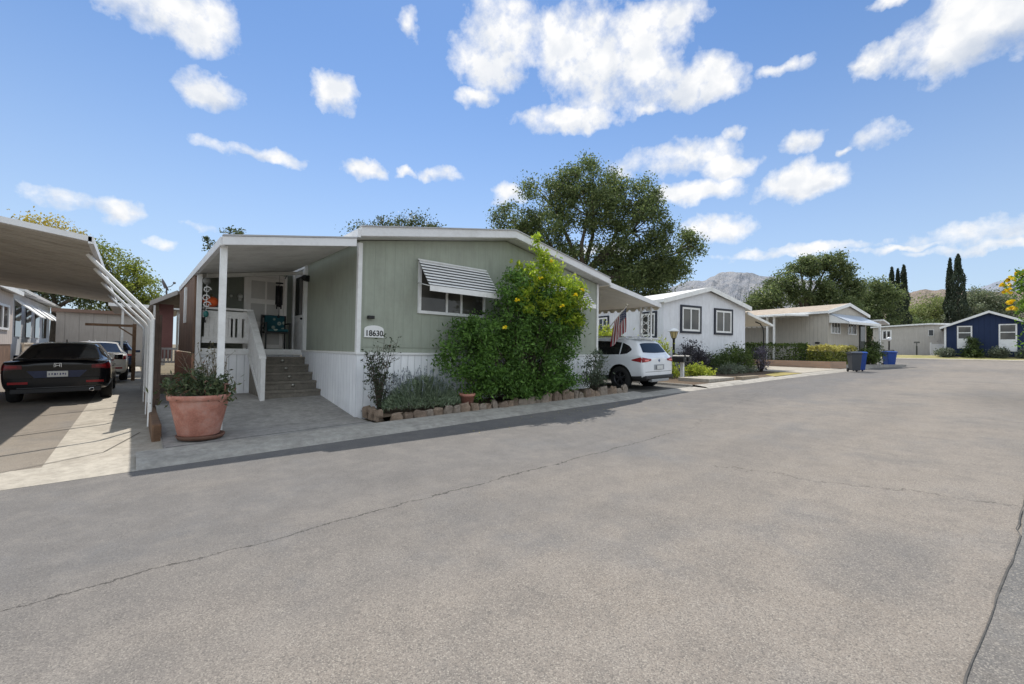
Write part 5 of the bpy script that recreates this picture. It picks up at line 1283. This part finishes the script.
tree('green_tree', 'pale green tree mass between the cypress groups', (x_,y_,1.5), [(-1.6,0,7.8,2.4,2.4,2.2),(1.8,0,8.8,2.6,2.6,2.5),(4.2,0,6.5,2.2,2.2,2.2),(-.5,0,5,3.6,3,2.2),(-3.6,0,5.2,1.6,1.6,1.8)], LG, 150, 120, .6, .32, .35)
x_,y_ = cl(75,82.5)
tree('grey_tree', 'grey-green tree behind the blue house roof', (x_,y_,1.5), [(-.6,0,10.6,2.2,2.2,1.6),(-2.6,0,8.6,2.2,2.2,1.8),(1.8,0,9.6,2.2,2.2,1.8),(0,0,7.4,4,3,1.8),(4.2,0,8,2.2,2.2,1.8),(-4.6,0,7,1.6,1.6,1.5)], GG, 170, 120, .55, .30, .35)
x_,y_ = cl(72,66)
tree('green_tree', 'low olive tree behind the pale grey home', (x_,y_,1.5), [(0,0,4.6,2.6,2.2,1.9),(3,0,4.2,2.4,2.2,1.8),(-2.6,0,4.4,2,2,1.6)], FO, 200, 50, .5, .32, .3)

# ground litter on the road
lit = MB(); 
for k in range(60):
    x = random.uniform(4,10.5); y = 6.1-abs(random.gauss(0,.5)); a = random.uniform(0,6.28); s = random.uniform(.012,.028)
    lit.add([(x+s*cos(a),y+s*sin(a),gz(x)+.012),(x-s*.5*sin(a),y+s*.5*cos(a),gz(x)+.016),(x-s*cos(a),y-s*sin(a),gz(x)+.012),(x+s*.5*sin(a),y-s*.5*cos(a),gz(x)+.014)],[(0,1,2,3)])
o = lit.build('fallen_leaves', M('fallen_leaf',(.42,.34,.08),.8,.3,30), None, fix=False); o['kind'] = 'stuff'; tag(o, 'scattered small yellow leaves lying on the asphalt', 'leaf litter')

# ================================================================== CAMERA
yaw, pitch, roll, f = R(48.6), R(1.12), R(1.0), 430.
F_ = Vector((cos(yaw)*cos(pitch), sin(yaw)*cos(pitch), sin(pitch))); r0 = Vector((sin(yaw),-cos(yaw),0)); u0 = r0.cross(F_)
Rv = r0*cos(roll)+u0*sin(roll); Uv = u0*cos(roll)-r0*sin(roll)
cam = bpy.data.cameras.new('camera'); co_ = bpy.data.objects.new('camera', cam); COL.objects.link(co_)
mt = Matrix((Rv, Uv, -F_)).transposed().to_4x4(); mt.translation = (0,0,1.42); co_.matrix_world = mt
cam.sensor_width = 36; cam.lens = 36*f/1024; cam.clip_start = .05; cam.clip_end = 8000
scene.camera = co_

# ================================================================== LIGHT
sd = Vector((.31,.52,1)).normalized()
sun = bpy.data.lights.new('sun','SUN'); sun.energy = 5.0; sun.angle = R(.53); sun.color = (1,.945,.86)
so = bpy.data.objects.new('sun', sun); COL.objects.link(so); so.rotation_euler = sd.to_track_quat('Z','Y').to_euler()
w = bpy.data.worlds.new('World'); scene.world = w; w.use_nodes = True; nt = w.node_tree
bg = nt.nodes['Background']; out = nt.nodes['World Output']
sky = nn(nt,'ShaderNodeTexSky', sky_type='NISHITA', sun_disc=False)
sky.sun_elevation = math.asin(sd.z); sky.sun_rotation = atan2(sd.x, sd.y); sky.altitude = 300; sky.air_density = 1.0; sky.dust_density = .15; sky.ozone_density = 2.5
szz = nn(nt,'ShaderNodeSeparateXYZ'); nt.links.new(nn(nt,'ShaderNodeTexCoord').outputs['Generated'], szz.inputs[0])
hz_ = math_(nt,'POWER', ramp(nt, szz.outputs[2], .0, .70, 1., 0.), 1.9)
nt.links.new(mix(nt, mix(nt, sky.outputs[0], (.70,.86,1.0), 1.0, 'MULTIPLY'), (4.2,4.9,5.7), math_(nt,'MULTIPLY', hz_, .9)), bg.inputs[0]); bg.inputs[1].default_value = .15
tc = nn(nt,'ShaderNodeTexCoord'); D = tc.outputs['Generated']
n1 = nn(nt,'ShaderNodeTexNoise'); n1.inputs['Scale'].default_value = 11; n1.inputs['Detail'].default_value = 9; n1.inputs['Roughness'].default_value = .61; nt.links.new(D, n1.inputs[0])
n2 = nn(nt,'ShaderNodeTexNoise'); n2.inputs['Scale'].default_value = 26; n2.inputs['Detail'].default_value = 6; nt.links.new(D, n2.inputs[0])
vs_ = nn(nt,'ShaderNodeVectorMath', operation='SUBTRACT'); nt.links.new(n2.outputs['Color'], vs_.inputs[0]); vs_.inputs[1].default_value = (.5,.5,.5)
sc_ = nn(nt,'ShaderNodeVectorMath', operation='SCALE'); nt.links.new(vs_.outputs[0], sc_.inputs[0]); sc_.inputs[3].default_value = .045
ad = nn(nt,'ShaderNodeVectorMath', operation='ADD'); nt.links.new(D, ad.inputs[0]); nt.links.new(sc_.outputs[0], ad.inputs[1]); DD = ad.outputs[0]
CL = [(87.3,31.5,5.5,2.6,1),(91.5,30.6,2.4,1.2,.8),(84.4,25.8,2.9,1.7,1),(82.5,25.4,1.6,1.1,.7),(71.5,28.7,2.1,2.0,1),(80.3,21.1,4.3,.8,.7),(68.0,21.4,2.3,1.0,.9),(58.9,22.0,2.4,1.1,.9),(62.7,21.8,1.2,.6,.6),(95.4,13.0,2.9,1.0,.55),(91.6,12.9,3.0,1.1,.6),(63.1,36.6,1.2,1.7,.7),(50.9,35.7,4.2,4.5,1),(53.7,30.5,2.3,.9,.6),(36.2,33.7,7.3,4.3,1.1),(27.6,30.8,4.9,2.3,1),(23.6,29.4,2.0,1.3,.7),(40.9,36.9,4.3,2.6,1),(41.9,28.4,5.8,1.4,1),(32.5,36.9,6.1,1.7,.8),(28.6,23.3,6.4,1.9,.75),(22.4,21.4,3.1,1.3,.6),(26.3,19.3,5.7,1.3,.5),(21.3,24.9,1.3,.8,.7),(14.6,23.0,1.9,1.3,.95),(8.3,21.7,2.1,1.3,.9),(10.8,20.9,.6,.6,.6),(15.0,18.4,3.8,1.8,.95),(13.0,18.7,1.7,1.2,.7),(8.3,28.1,1.8,1.4,.9),(9.6,28.0,.9,.7,.6),(1.6,28.0,4.2,2.8,1.05),(-1.3,27.9,3.4,2.3,1),(4.2,26.2,1.1,1.1,.7),(8.1,32.2,1.7,.6,.5),(15.8,29.8,2.4,.7,.3),(-.1,11.3,5.3,1.1,.35),(.8,10.0,5.4,.6,.25),(6.5,10.7,5.1,.4,.0),(23.4,14.9,3.6,1.6,.5),(15.8,11.5,8,.7,.1),(84.9,12.4,1.7,.8,.4),(87.8,10.2,1.4,.7,.4),(49.6,20.0,2.3,1.3,.6),(31.1,28.6,1.5,.8,.4),(-2.3,12.0,2.7,1.1,.6),(42.4,13.2,14.0,1.0,.0)]
fld = None; shd = None
for (az,el,sh,sv,wt) in CL:
    a, e = R(az), R(el); h_ = Vector((sin(a),-cos(a),0)); v_ = Vector((-cos(a)*sin(e),-sin(a)*sin(e),cos(e))); c_ = Vector((cos(a)*cos(e),sin(a)*cos(e),sin(e)))
    def dot(vec):
        n = nn(nt,'ShaderNodeVectorMath', operation='DOT_PRODUCT'); nt.links.new(DD, n.inputs[0]); n.inputs[1].default_value = vec; return n.outputs['Value']
    p = dot(h_/R(sh*1.22)); q = dot(v_/R(sv*1.22))
    r_ = math_(nt,'MULTIPLY_ADD', p, p, math_(nt,'MULTIPLY', q, q))
    m_ = math_(nt,'MULTIPLY_ADD', r_, -1., 0. + .55+.45*wt)
    fld = m_ if fld is None else math_(nt,'MAXIMUM', fld, m_)
    # how low inside the cloud: used to grey the undersides
    lo_ = math_(nt,'MULTIPLY', math_(nt,'MAXIMUM', m_, 0.), math_(nt,'MULTIPLY', q, -1.))
    shd = lo_ if shd is None else math_(nt,'ADD', shd, lo_)
fz = math_(nt,'MULTIPLY', math_(nt,'SUBTRACT', n1.outputs['Fac'], .5), 3.7)
den = ramp(nt, math_(nt,'ADD', math_(nt,'MAXIMUM', fld, -1.2), fz), .02, .88); den = math_(nt,'POWER', den, 1.0)
den = math_(nt,'MULTIPLY', den, .96)
cb2 = nn(nt,'ShaderNodeBackground'); cc_ = mix(nt, (.80,.835,.89), (1,1,1), ramp(nt, n2.outputs['Fac'], .38, .56)); cc_ = mix(nt, cc_, (1,1,1), .25); cc_ = mix(nt, cc_, mix(nt, (1.0,.995,.985), (.62,.68,.78), math_(nt,'MINIMUM', math_(nt,'MAXIMUM', ramp(nt, math_(nt,'ADD', shd, math_(nt,'MULTIPLY', fz, -.25)), .05, .7), 0.), .85)), 1., 'MULTIPLY'); cc__ = mix(nt, (1.0,.995,.985), (.62,.68,.78), math_(nt,'MINIMUM', math_(nt,'MAXIMUM', ramp(nt, math_(nt,'ADD', shd, math_(nt,'MULTIPLY', fz, -.25)), .05, .7), 0.), .85)); nt.links.new(cc_, cb2.inputs[0]); cb2.inputs[1].default_value = 1.04
mx_ = nn(nt,'ShaderNodeMixShader'); nt.links.new(den, mx_.inputs[0]); nt.links.new(bg.outputs[0], mx_.inputs[1]); nt.links.new(cb2.outputs[0], mx_.inputs[2]); # unseen bright cloud bank added behind and above the photographer to lift shaded walls
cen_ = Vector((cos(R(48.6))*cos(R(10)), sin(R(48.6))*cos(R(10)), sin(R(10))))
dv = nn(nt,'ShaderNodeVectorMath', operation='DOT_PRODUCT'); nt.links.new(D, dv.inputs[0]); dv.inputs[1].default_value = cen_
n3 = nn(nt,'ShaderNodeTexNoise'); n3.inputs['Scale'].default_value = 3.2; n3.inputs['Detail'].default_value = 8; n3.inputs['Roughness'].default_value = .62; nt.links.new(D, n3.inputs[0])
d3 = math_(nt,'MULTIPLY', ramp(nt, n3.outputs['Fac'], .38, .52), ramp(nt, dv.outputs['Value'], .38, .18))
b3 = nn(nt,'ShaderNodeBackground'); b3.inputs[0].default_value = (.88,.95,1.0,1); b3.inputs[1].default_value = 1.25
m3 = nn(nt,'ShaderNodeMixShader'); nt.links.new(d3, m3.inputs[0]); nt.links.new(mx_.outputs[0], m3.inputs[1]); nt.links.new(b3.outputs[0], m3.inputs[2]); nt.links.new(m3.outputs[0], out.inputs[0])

scene.render.engine = 'CYCLES'
scene.view_settings.view_transform = 'Standard'; scene.view_settings.look = 'None'; scene.view_settings.exposure = 0
